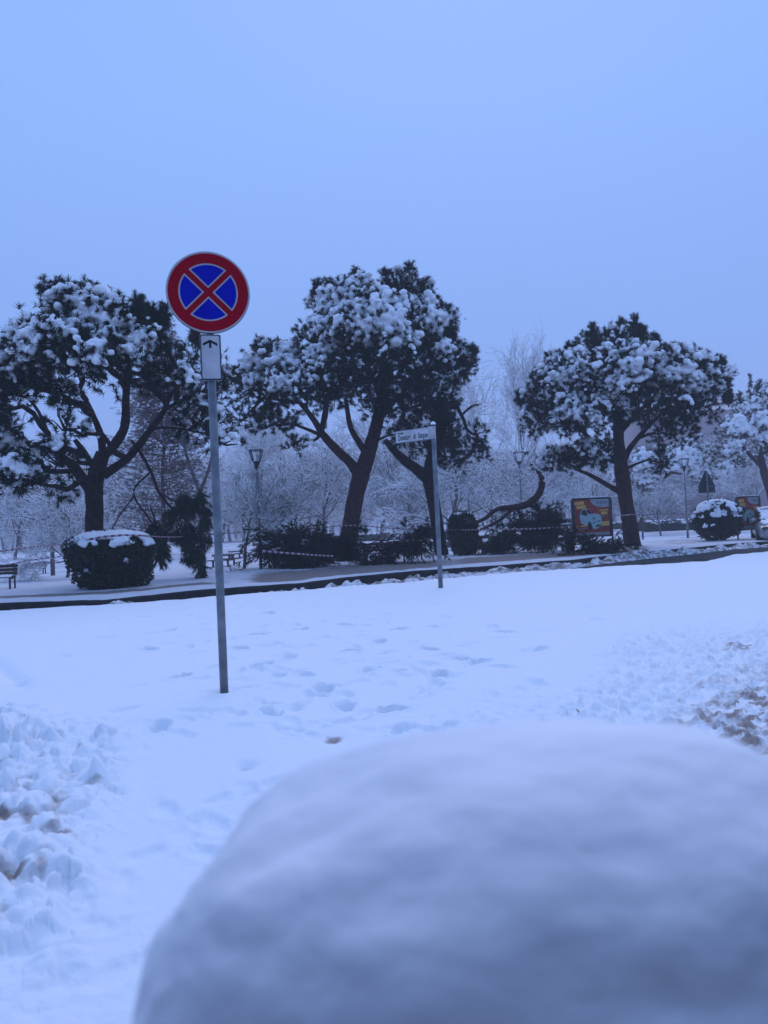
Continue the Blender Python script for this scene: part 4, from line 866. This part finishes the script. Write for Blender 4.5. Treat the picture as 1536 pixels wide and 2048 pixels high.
# billboards
def billboard(x0, y0, x1, y1, Y, legs, label, grp):
    k = Y / F; c = P((x0 + x1) / 2, y1, Y); c0 = c.copy(); c0[2] = 0
    r_ = thing('billboard', c0, label, 'billboard', grp, rz=math.radians(3))
    W = (x1 - x0) * k / 2; z0 = c[2]; z1 = P((x0 + x1) / 2, y0, Y)[2]; H = z1 - z0
    g = Geo(); t = .045
    g.box((-W, -.06, z1 - t), (W, .06, z1)); g.box((-W, -.06, z0), (W, .06, z0 + t)); g.box((-W, -.06, z0 + t), (-W + t * .8, .06, z1 - t)); g.box((W - t * 1.1, -.06, z0 + t), (W, .06, z1 - t)); g.box((-W + .01, .03, z0 + .01), (W - .01, .05, z1 - .01))
    g.local('frame', M['dark_metal'], r_)
    for s_ in legs:
        g = Geo(); g.tube([(s_ * (W + .03), 0, -.1), (s_ * (W + .03), 0, z1 - .06)], .032, 8); g.local('leg', M['dark_metal'], r_)
    g = Geo(); g.box((-W + .02, -.05, z1), (W - .02, .05, z1 + .025)); g.local('snow', M['snow'], r_)
    a, c_ = W - .05, (z0 + z1) / 2; h = H / 2 - .05
    def q(x, z, y): return (x * a, y, c_ + z * h)
    g = Geo(); g.poly([q(-1, -1, -.030), q(1, -1, -.030), q(1, 1, -.030), q(-1, 1, -.030)]); po = g.local('poster', M['poster_red'], r_)
    g = Geo(); g.poly([q(-.02 + .4 - .45 * math.cos(t_) if False else x, z, -.034) for x, z in [(1, 1), (-.1, 1), (-.02, .8), (.12, .66), (.35, .57), (.65, .53), (1, .55)]]); g.local('pale_field', M['poster_pale'], po); g = Geo(); g.poly([q(x, z, -.034) for x, z in [(-.98, -.98), (.98, -.98), (.98, -.84), (-.98, -.84)]]); g.local('pale_strip', M['poster_pale'], po)
    g = Geo()
    for x, z, w_, h_ in ((-.72, .78, .27, .09), (-.62, .56, .27, .09), (.70, .36, .25, .04), (.70, .20, .18, .07), (.72, -.38, .26, .12), (-.66, -.48, .30, .03)): g.poly([q(x - w_, z - h_, -.036), q(x + w_, z - h_ + .02, -.036), q(x + w_, z + h_ + .03, -.036), q(x - w_, z + h_, -.036)])
    g.local('yellow_bars', M['poster_yellow'], po)
    g = Geo()
    for x, z, w_, h_ in ((-.66, -.60, .28, .03), (.72, .05, .2, .025), (.1, -.91, .7, .02)): g.poly([q(x - w_, z - h_, -.038), q(x + w_, z - h_, -.038), q(x + w_, z + h_, -.038), q(x - w_, z + h_, -.038)])
    for i in range(4): g.poly([q(.36 + .15 * i + u_, .79 + v_, -.040) for u_, v_ in ((-.05, -.07), (.05, -.07), (.05, .07), (-.05, .07))])
    g.local('print_marks', M['poster_ink'], po)
    g = Geo()
    for t_ in np.arange(5) * 1.256 + .4: g.poly([q(-.12 + math.cos(t_ + d_) * r0, .36 + math.sin(t_ + d_) * r0, -.039) for d_, r0 in ((0, .02), (-.35, .24), (.35, .24))])
    g.local('ribbon_bow', M['poster_bow'], po)
    g = Geo(); body = [(-.74, .05), (-.70, .20), (-.60, .42), (-.45, .48), (-.22, .46), (-.18, .44), (-.28, .42), (-.14, .18), (.18, .20), (.38, .16), (.50, .04), (.55, -.18), (.50, -.45), (.30, -.62), (.02, -.66), (-.06, -.40), (-.14, -.26), (-.24, -.28), (-.30, -.46), (-.34, -.48), (-.68, -.30)]
    g.poly([q(x, z, -.042) for x, z in body]); g.local('printed_car', M['poster_mint'], po)
    g = Geo()
    for pl in ([(-.66, .20), (-.56, .40), (-.44, .43), (-.38, .42), (-.26, .16), (-.40, .08)], [(-.34, .41), (-.22, .42), (-.08, .21), (-.22, .19)], [(-.30, -.44), (-.26, -.28), (-.16, -.22), (-.08, -.34), (-.02, -.62), (-.20, -.70)], [(.18, -.56), (.20, -.44), (.46, -.40), (.48, -.48)], [(.02, -.08), (.06, .0), (.12, -.04), (.10, -.16)], [(.03, -.3), (.08, -.24), (.12, -.3), (.08, -.36)], [(.26, -.24), (.5, -.14), (.5, -.18), (.28, -.29)]): g.poly([q(x, z, -.045) for x, z in pl])
    g.local('printed_dark', M['black'], po)
    return r_
material('poster_ink', (.10, .12, .16), .5, (.16, .17, .2), 8)
billboard(1148, 995, 1224, 1074, G(1232, 1107)[1], (1, -1), 'near billboard with a mint-green car on a red poster, left of the right pine trunk', 'car poster billboards')
billboard(1476, 992, 1522, 1060, 31., (1, -1), 'farther billboard with the same red poster, half hidden by the ragged bush', 'car poster billboards')
# litter bin beside the near billboard
b = G(1141, 1110); b[1] += 0; k = b[1] / F; r_ = thing('litter_bin', b, 'dark litter bin with a flat cover at the left foot of the near billboard', 'litter bin')
g = Geo(); g.tube([(0, 0, .15), (0, 0, .55), (0, 0, .80)], [.14, .17, .18], 16); g.local('bin', M['dark_metal'], r_, True)
g = Geo(); g.tube([(-.02, .2, -.1), (-.02, .2, 1.02)], .025, 8); g.local('post', M['dark_metal'], r_)
g = Geo(); g.box((-.22, -.15, .99), (.2, .22, 1.01)); g.local('cover', M['dark_metal'], r_)
g = Geo(); g.box((-.21, -.14, 1.01), (.19, .21, 1.04)); g.local('snow', M['snow'], r_)
# ------------------------------------------------------------------ benches
def bench(px0, px1, ytop, yfoot, Y, mat, label, yaw=0., back=True, snow=True):
    k = Y / F; c = P((px0 + px1) / 2, yfoot, Y); c[2] = max(c[2], 0) * 0; W = (px1 - px0) * k / 2; H = P((px0 + px1) / 2, ytop, Y)[2]
    r_ = thing('park_bench', c, label, 'bench', 'park benches', rz=yaw); s = H / .82
    g = Geo()
    for i in range(3): g.box((-W, -.05 * 0 + (-.36 + .13 * i) * s, .40 * s), (W, (-.25 + .13 * i) * s, .43 * s))
    g.local('seat', M[mat], r_)
    g = Geo()
    for i in range(3): g.box((-W, (.06 + .025 * i) * s, (.48 + .115 * i) * s), (W, (.085 + .025 * i) * s, (.585 + .115 * i) * s))
    g.local('backrest', M[mat], r_)
    for sx in (-1, 1):
        x = sx * (W - .06); g = Geo()
        g.box((x - .02, .04 * s, -.05), (x + .02, .058 * s, .80 * s)); g.box((x - .02, -.36 * s, -.05), (x + .02, -.32 * s, .395 * s)); g.box((x - .021, -.32 * s, .36 * s), (x + .021, .04 * s, .395 * s)); g.local('leg', M['dark_metal'], r_)
    if snow:
        g = Geo(); x = np.linspace(-W + .02, W - .02, 30)
        v = []; 
        for xi in x:
            hh = .035 + .03 * rng.random(); v += [(xi, -.36 * s, .431 * s), (xi, -.30 * s, .431 * s + hh), (xi, -.05 * s, .431 * s + hh), (xi, .0 * s, .431 * s)]
        q = [(4 * i + j, 4 * i + j + 1, 4 * i + j + 5, 4 * i + j + 4) for i in range(29) for j in range(3)]; g.add(v, quads=q); g.local('snow', M['snow'], r_, True)
    return r_
bench(-62, 32, 1130, 1180, G(30, 1180)[1], 'bench_dark', 'dark slatted bench cut off by the left edge of the photo', math.radians(5))
bench(43, 93, 1125, 1147, G(70, 1149)[1], 'bench_pale', 'pale pinkish bench far back at the left behind the dark bench', math.radians(4))
bench(726, 812, 1085, 1122, G(770, 1124)[1] - .9, 'bench_red', 'dark red bench right of the thick leaning trunk among fallen boughs', math.radians(-3))
def picnic(px0, px1, ytop, yfoot, label):
    b = G((px0 + px1) / 2, yfoot); k = b[1] / F; W = (px1 - px0) * k / 2; H = P((px0 + px1) / 2, ytop, b[1])[2]; r_ = thing('picnic_table', b, label, 'picnic table', 'picnic tables')
    g = Geo(); g.box((-W * .8, -.35, H - .05), (W * .8, .35, H)); g.local('tabletop', M['bark_grey'], r_)
    for s_ in (-1, 1):
        g = Geo(); g.box((-W, s_ * .62 - .12, H * .55), (W, s_ * .62 + .12, H * .55 + .04)); g.local('seat', M['bark_grey'], r_)
        g = Geo(); g.box((s_ * W * .6 - .03, -.7, H * .5), (s_ * W * .6 + .03, .7, H * .546))
        for y in (-.55, .55): g.box((s_ * W * .6 - .031, y - .04, -.05), (s_ * W * .6 + .031, y + .04, H * .5 - .001))
        for y in (-.22, .22): g.box((s_ * W * .6 - .031, y - .04, H * .547), (s_ * W * .6 + .031, y + .04, H - .051))
        g.local('leg', M['bark_grey'], r_)
    g = Geo(); g.box((-W * .78, -.33, H + .001), (W * .78, .33, H + .05)); g.local('snow', M['snow'], r_)
picnic(424, 472, 1109, 1134, 'picnic table in the snow left of the slim lamp post')
picnic(456, 490, 1102, 1116, 'smaller-looking picnic table farther back, behind the first one')
b = G(470, 1143); r_ = thing('broken_branch', b, 'snapped branch stub poking out of the snow beside the picnic table', 'branch')
g = Geo(); g.tube([b + [-.02, 0, -.05], b + [-.12, 0, .12], b + [-.2, 0, .26]], [.08, .06, .02], 6, wob=.5); g.tube([b + [.0, 0, .0], b + [.18, 0, .05], b + [.32, 0, .1]], [.04, .03, .01], 5); g.build('stub', M['wood_torn'], r_)
g = Geo(); g.tube([b + [.0, -.02, .04], b + [-.1, -.02, .16]], [.08, .05], 6); g.build('snow', M['snow'], r_, True)
b = G(205, 1108); 
for px, py, hp, lb in ((1286, 1080, 16, 'short dark post at the foot of the right pine'), (842, 1076, 18, 'stub of a post in the mist between the red bench and the broken pine')):
    b = G(px, py); k = b[1] / F; g = Geo(); g.tube([b + [0, 0, -.1], b + [0, 0, hp * k]], .05, 8); g.tube([b + [0, 0, hp * k], b + [0, 0, hp * k + .03]], .06, 8); tag(g.build('wooden_post', M['bark_grey']), lb, 'post', 'short posts')
# ------------------------------------------------------------------ barrier tape
def tape(pts, label, sag=.12, hgt=.04, stripe=.16):
    P3 = np.array([P(*q) for q in pts]); L = []; 
    for a, c in zip(P3[:-1], P3[1:]):
        n = 14; t = np.linspace(0, 1, n, endpoint=False)[:, None]; q = a + (c - a) * t; q[:, 2] -= sag * 4 * (t * (1 - t))[:, 0] * min(1, np.linalg.norm(c - a) / 5) * .3; L.append(q)
    q = np.concatenate(L + [P3[-1:]]); u = np.concatenate([[0], np.cumsum(np.linalg.norm(np.diff(q, axis=0), axis=1))]) / stripe
    # resample so that each stripe has its own edge
    uu = np.arange(0, u[-1], .25); q = np.stack([np.interp(uu, u, q[:, i]) for i in range(3)], 1); n = len(q)
    tw = .8 * np.sin(uu * .13) ; up = np.stack([np.zeros(n), np.sin(tw), np.cos(tw)], 1) * hgt / 2; th_ = np.tile([0, .002, 0], (n, 1))
    v = np.concatenate([q - up, q + up, q + up + th_, q - up + th_]); i = np.arange(n - 1)
    qd = np.concatenate([np.stack([i + a * n, i + 1 + a * n, i + 1 + b_ * n, i + b_ * n], 1) for a, b_ in ((0, 1), (1, 2), (2, 3), (3, 0))])
    g = Geo(); g.add(v, quads=qd, attr=np.tile(uu, 4)); return tag(g.build('barrier_tape', M['tape'], attr='u'), label, 'barrier tape', 'red and white barrier tapes')
yb = YB1 - 1.15
tape([(-60, 1108, YA), (60, 1094, YA + 1), (172, 1080, YA - .3)], 'barrier tape strung from the left edge to the forked pine, upper line', .2)
tape([(172, 1080, yb), (210, 1073, yb), (250, 1070, yb), (283, 1071, yb + .3)], 'barrier tape lying over the snow cap of the big bush', .0, .05)
tape([(283, 1071, yb + .5), (408, 1068, 22), (522, 1062, 22.8), (672, 1052, YB - .5)], 'barrier tape running from the big bush past the slim lamp to the thick leaning trunk', .2)
tape([(672, 1052, YB - .55), (722, 1050, YB - .55)], 'barrier tape wrapped round the thick leaning trunk', 0)
tape([(722, 1050, YB - .5), (800, 1058, YB), (872, 1059, YB2 - .5)], 'barrier tape between the thick leaning trunk and the broken pine', .2)
tape([(890, 1059, YB2 - .5), (980, 1058, YB - .6), (1110, 1055, YB - .6), (1150, 1052, YB)], 'barrier tape stretched in front of the tallest heap of boughs', .2, .05)
tape([(-60, 1142, YA), (60, 1120, YA + 1), (148, 1108, YA + 1)], 'barrier tape strung from the left edge to the big bush, lower line', .2)
tape([(525, 1102, 20.6), (600, 1108, 20.6), (668, 1112, 21.6)], 'bright barrier tape sagging across the long low heap of boughs', .1, .06)
tape([(1226, 1030, 26), (1262, 1029, YC - .5), (1330, 1028, 27), (1395, 1027, 28)], 'barrier tape from the near billboard past the right pine', .1, .05)
# ------------------------------------------------------------------ parked silver car at the right edge
b = G(1569, 1088, ROADZ + .03); b[2] = ROADZ; k = b[1] / F
r_ = thing('parked_car', b, 'silver car with a snowy bonnet, cut off by the right edge of the photo', 'car', rz=math.radians(-22))
def loft(g, secs, n):
    secs = np.array(secs, float); m = len(secs); idx = np.arange(m * n).reshape(m, n); q = []
    for i in range(m - 1):
        for j in range(n): q.append((idx[i, j], idx[i, (j + 1) % n], idx[i + 1, (j + 1) % n], idx[i + 1, j]))
    base = g.n; g.add(secs.reshape(-1, 3), quads=q); g.N.append([base + int(x) for x in idx[0]][::-1]); g.N.append([base + int(x) for x in idx[-1]])
def sec(y, w_, z0, z1, e_=3.2, n=28):
    a = np.linspace(0, 2 * np.pi, n, endpoint=False); cx, sx = np.cos(a), np.sin(a); x = np.sign(cx) * np.abs(cx) ** (2 / e_) * w_; z = (z0 + z1) / 2 + np.sign(sx) * np.abs(sx) ** (2 / e_) * (z1 - z0) / 2
    return np.stack([x, np.full(n, y), z], 1)
g = Geo(); loft(g, [sec(y, w_, z0, z1) for y, w_, z0, z1 in ((.0, .60, .30, .62), (.06, .74, .22, .70), (.2, .82, .20, .78), (.6, .86, .19, .86), (1.1, .87, .19, .95), (2.2, .88, .19, .97), (3.3, .87, .2, .98), (3.9, .82, .24, .96), (4.1, .7, .3, .85))], 28); g.local('body', M['car_paint'], r_, True)
g = Geo(); loft(g, [sec(y, w_, z0, z1, 3.) for y, w_, z0, z1 in ((.95, .74, .86, .98), (1.3, .73, .86, 1.2), (1.7, .68, .86, 1.43), (2.5, .66, .86, 1.47), (3.2, .66, .86, 1.40), (3.9, .7, .86, 1.0))], 28); g.local('windows', M['glass_dark'], r_, True)
g = Geo(); loft(g, [sec(y, w_, z0, z1, 3.) for y, w_, z0, z1 in ((1.55, .66, 1.385, 1.42), (1.75, .66, 1.40, 1.50), (2.5, .66, 1.41, 1.535), (3.2, .64, 1.36, 1.47))], 28); g.local('roof', M['car_paint'], r_, True)
for sx in (-1, 1):
    g = Geo(); loft(g, [np.stack([x_, y_, z_], 1) for x_, y_, z_ in [(sx * (.60 + .14 * np.cos(a_)), np.full(16, yy) + .10 * np.abs(np.cos(a_)) * 0 + .0, .645 + .075 * np.sin(a_)) for yy, a_ in ((.02, np.linspace(0, 6.28, 16, endpoint=False)), (.14, np.linspace(0, 6.28, 16, endpoint=False)))]], 16); g.local('headlight', M['glass_dark'], r_, True)
    for wy in (.75, 3.3):
        g = Geo(); g.tube([(sx * .70, wy, .31), (sx * .89, wy, .31)], .31, 24); wh = g.local('wheel', M['tyre'], r_); g = Geo(); g.tube([(sx * .885, wy, .31), (sx * .895, wy, .31)], .19, 16); g.local('rim', M['galv'], wh)
    g = Geo(); g.add(ico()[0] * [.10, .06, .07] + [sx * .93, 1.15, .98], tris=ico()[1]); g.local('wing_mirror', M['car_paint'], r_, True)
g = Geo(); g.box((-.26, -.04, .34), (.26, -.02, .45)); g.local('number_plate', M['plate_white'], r_)
g = Geo(); g.box((-.42, -.015, .50), (.42, .02, .62)); g.box((-.5, -.005, .24), (.5, .02, .32)); g.local('grille', M['black'], r_)
cs = np.stack([rng.uniform(-.68, .68, 420), rng.uniform(.35, 2.0, 420), np.zeros(420)], 1); cs[:, 2] = np.interp(cs[:, 1], [.2, .6, 1.0, 1.3, 1.7, 2.5], [.78, .86, .95, 1.17, 1.42, 1.5]) + .0
m_ = rng.random(420) < .96
cy2 = math.cos(r_.rotation_euler[2]); sy2 = math.sin(r_.rotation_euler[2]); W_ = np.stack([cs[:, 0] * cy2 - cs[:, 1] * sy2, cs[:, 0] * sy2 + cs[:, 1] * cy2, cs[:, 2]], 1) + b
snow_lumps('snow', W_[m_], rng.uniform(.07, .11, m_.sum()), r_, .04, .01, 6., .5)
# ------------------------------------------------------------------ pinkish building in the mist, hedges in front of it
YBd = 150.; c = P(1400, 1060, YBd); c[2] = 0; k = YBd / F
r_ = thing('apartment_building', c, 'pale pink building in the mist behind the right pine', 'building')
X0, X1 = P(1290, 1050, YBd)[0] - c[0], P(1640, 1050, YBd)[0] - c[0]; zt = P(1440, 820, YBd)[2]; zr = P(1470, 782, YBd)[2]
g = Geo(); g.box((X0, 0, -.6), (X1, 12, zt)); wl = g.local('wall', M['facade'], r_)
g = Geo(); xr = P(1470, 782, YBd)[0] - c[0]
g.add([(xr - 7, -.5, zt), (X1, -.5, zt), (X1, 12, zt), (xr - 7, 12, zt), (xr - .5, 4, zr), (X1, 4, zr)], quads=[(0, 1, 5, 4), (2, 3, 4, 5)], tris=[(0, 4, 3), (1, 2, 5)]); g.local('roof', M['roof_tile'], r_)
for fl in range(3):
    for i in range(8):
        x = X0 + 2 + i * 3.3; z = 1.6 + fl * 4.6
        if x + 1.6 > X1: continue
        g = Geo(); g.box((x, -.04, z), (x + 1.5, -.003, z + 2.0)); wn = g.local('window', M['glass_dark'], r_); g = Geo(); g.box((x - .1, -.12, z - .12), (x + 1.6, -.003, z - .005)); g.local('sill', M['snow'], wn)
g = Geo(); g.box((X0 + .5, -1.8, 2.75), (X0 + 8.5, -.003, 2.95)); g.local('canopy', M['roof_tile'], r_)
def hedge(px0, px1, py, Y, hp, label):
    a, c_ = P(px0, py, Y), P(px1, py, Y); a[2] = c_[2] = -.1; k = Y / F; H = hp * k + .1; W = c_[0] - a[0]
    r_ = thing('clipped_hedge', (a + c_) / 2, label, 'hedge', 'low hedges in the mist'); n = int(W * 420)
    p = np.stack([rng.uniform(-W / 2, W / 2, n), rng.uniform(-.5, .5, n), rng.uniform(0, H, n)], 1); ed = rng.random(n) < .5; p[ed, 2] = H * rng.uniform(.85, 1.02, ed.sum())
    g = Geo(); d = unit(n) * .13; s_ = np.cross(d, unit(n)) * .5; v = np.stack([p, p + d * .5 + s_, p + d, p + d * .5 - s_], 1).reshape(-1, 3); g.add(v, quads=np.arange(len(v)).reshape(-1, 4)); g.local('foliage', M['leaf'], r_)
    g = Geo(); g.box((-W / 2, -.35, -.1), (W / 2, .35, H * .9)); g.local('hedge_core', M['leaf_core'], r_)
    nn_ = int(W * 7); cs = np.stack([rng.uniform(-W / 2, W / 2, nn_), rng.uniform(-.45, .4, nn_), np.full(nn_, H)], 1); blobs(cs, rng.uniform(.14, .26, nn_), .45).local('snow', M['snow'], r_, True)
hedge(1290, 1405, 1066, 55., 17, 'low snow-topped hedge in front of the pink building')
hedge(1180, 1400, 1062, 75., 14, 'farther snow-topped hedge before the pink building')
hedge(640, 900, 1078, 75., 14, 'misty hedge far behind the red bench')
# ------------------------------------------------------------------ the snow-laden wing mirror close to the camera, and the unseen car body shading it
b = P(1150, 2080, .52)
r_ = thing('unseen_car_body', (.15, -.02, .0), 'unseen car body around the camera, added to shade the snow heap, bearing its mirror', 'car door')
g = Geo(); prof = [(-.06, .25), (.015, .35), (.035, .7), (.0, .98), (-.02, .985), (-.09, .96), (-.12, .3)]
n = len(prof); v = np.array([[(x, y, z) for y, z in prof] for x in (-1.1, .75)]).reshape(-1, 3)
g.add(v, quads=[(i, (i + 1) % n, n + (i + 1) % n, n + i) for i in range(n)]); g.N.append(list(range(n))[::-1]); g.N.append(list(range(n, 2 * n))); g.local('door_panel', M['car_bounce_tint'], r_)
g = Geo(); g.box((-1.25, -.05, 1.50), (.80, .02, 1.56)); g.box((.76, -.05, .98), (.86, .02, 1.56)); g.box((-1.3, -.05, .3), (-1.2, .02, 1.56)); g.local('window_frame', M['black'], r_)
g = Geo(); g.box((-1.25, -1.35, 1.562), (.85, -.0, 1.60)); g.local('roof', M['car_bounce_tint'], r_); g = Geo(); g.box((-1.25, -1.4, .2), (.85, -1.36, 1.56)); g.local('unseen_far_side', M['black'], r_)  # roof and far side are unseen, added to block sky light
g = Geo(); g.tube([(.12, .0, .90), (.13, .12, .86), (.13, .26, .84)], [.05, .035, .05], 10); g.local('mirror_arm', M['black'], r_, True)
mc = np.array([.13, .52, .80]) 
g = Geo(); v0, f0 = ico(); g.add(v0 * [.20, .16, .07] + [.0, .50, .80], tris=f0); g.local('mirror_housing', M['black'], r_, True)
# heap of snow: one lumpy body
import bmesh
bm = bmesh.new(); bmesh.ops.create_icosphere(bm, subdivisions=7, radius=1); v = np.array([q.co[:] for q in bm.verts]); f = np.array([[q.index for q in fc.verts] for fc in bm.faces]); bm.free()
C0 = P(1128, 1955, .56); e_ = 2.08
q = v / ((np.abs(v) ** e_).sum(1) ** (1 / e_))[:, None]
wv = 1 + .09 * (fbm(v * 1.9 + 3, 2, 201) - .5) * 2 + .022 * (fbm(v * 5, 2, 205) - .5) * 2 + .003 * (fbm(v * 14, 2, 208) - .5) * 2 + .004 * (fbm(v * 40, 2, 209) - .5)
RX, RY, RZ = 842 * .56 / F, .19, 488 * .56 / F
q = q * wv[:, None] * [RX, RY, RZ]; q[:, 0] = np.where(q[:, 0] > 0, q[:, 0] * .84, q[:, 0])
q[:, 2] = np.where(q[:, 2] < 0, q[:, 2] * .62, q[:, 2])
g = Geo(); g.add(q + C0, tris=f)
tag(g.build('snow_heap', M['snow'], smooth=True), 'rounded out-of-focus heap of snow close to the camera at the bottom right', 'snow heap')
# ------------------------------------------------------------------ a twig and dead grass poking through
b = G(1165, 1436)
g = Geo(); g.tube([b + [0, 0, -.02], b + [-.01, 0, .025], b + [-.03, .01, .05]], [.006, .006, .003], 5); tag(g.build('twig', M['wood_torn']), 'short brown twig standing in the snow just above the big heap', 'twig')
# ------------------------------------------------------------------ mist
g = Geo(); g.box((-460, -140, -1.7), (460, 450, 42)); 
hz = g.build('haze', M['snow']); m = bpy.data.materials.new('haze'); m.use_nodes = True; t = m.node_tree; t.nodes.clear(); o = t.nodes.new('ShaderNodeOutputMaterial'); v_ = t.nodes.new('ShaderNodeVolumePrincipled')
v_.inputs['Color'].default_value = (.93, .90, .92, 1); v_.inputs['Density'].default_value = .0020; v_.inputs['Anisotropy'].default_value = .0
t.links.new(v_.outputs[0], o.inputs['Volume']); hz.data.materials.clear(); hz.data.materials.append(m); tag(hz, kind='stuff')
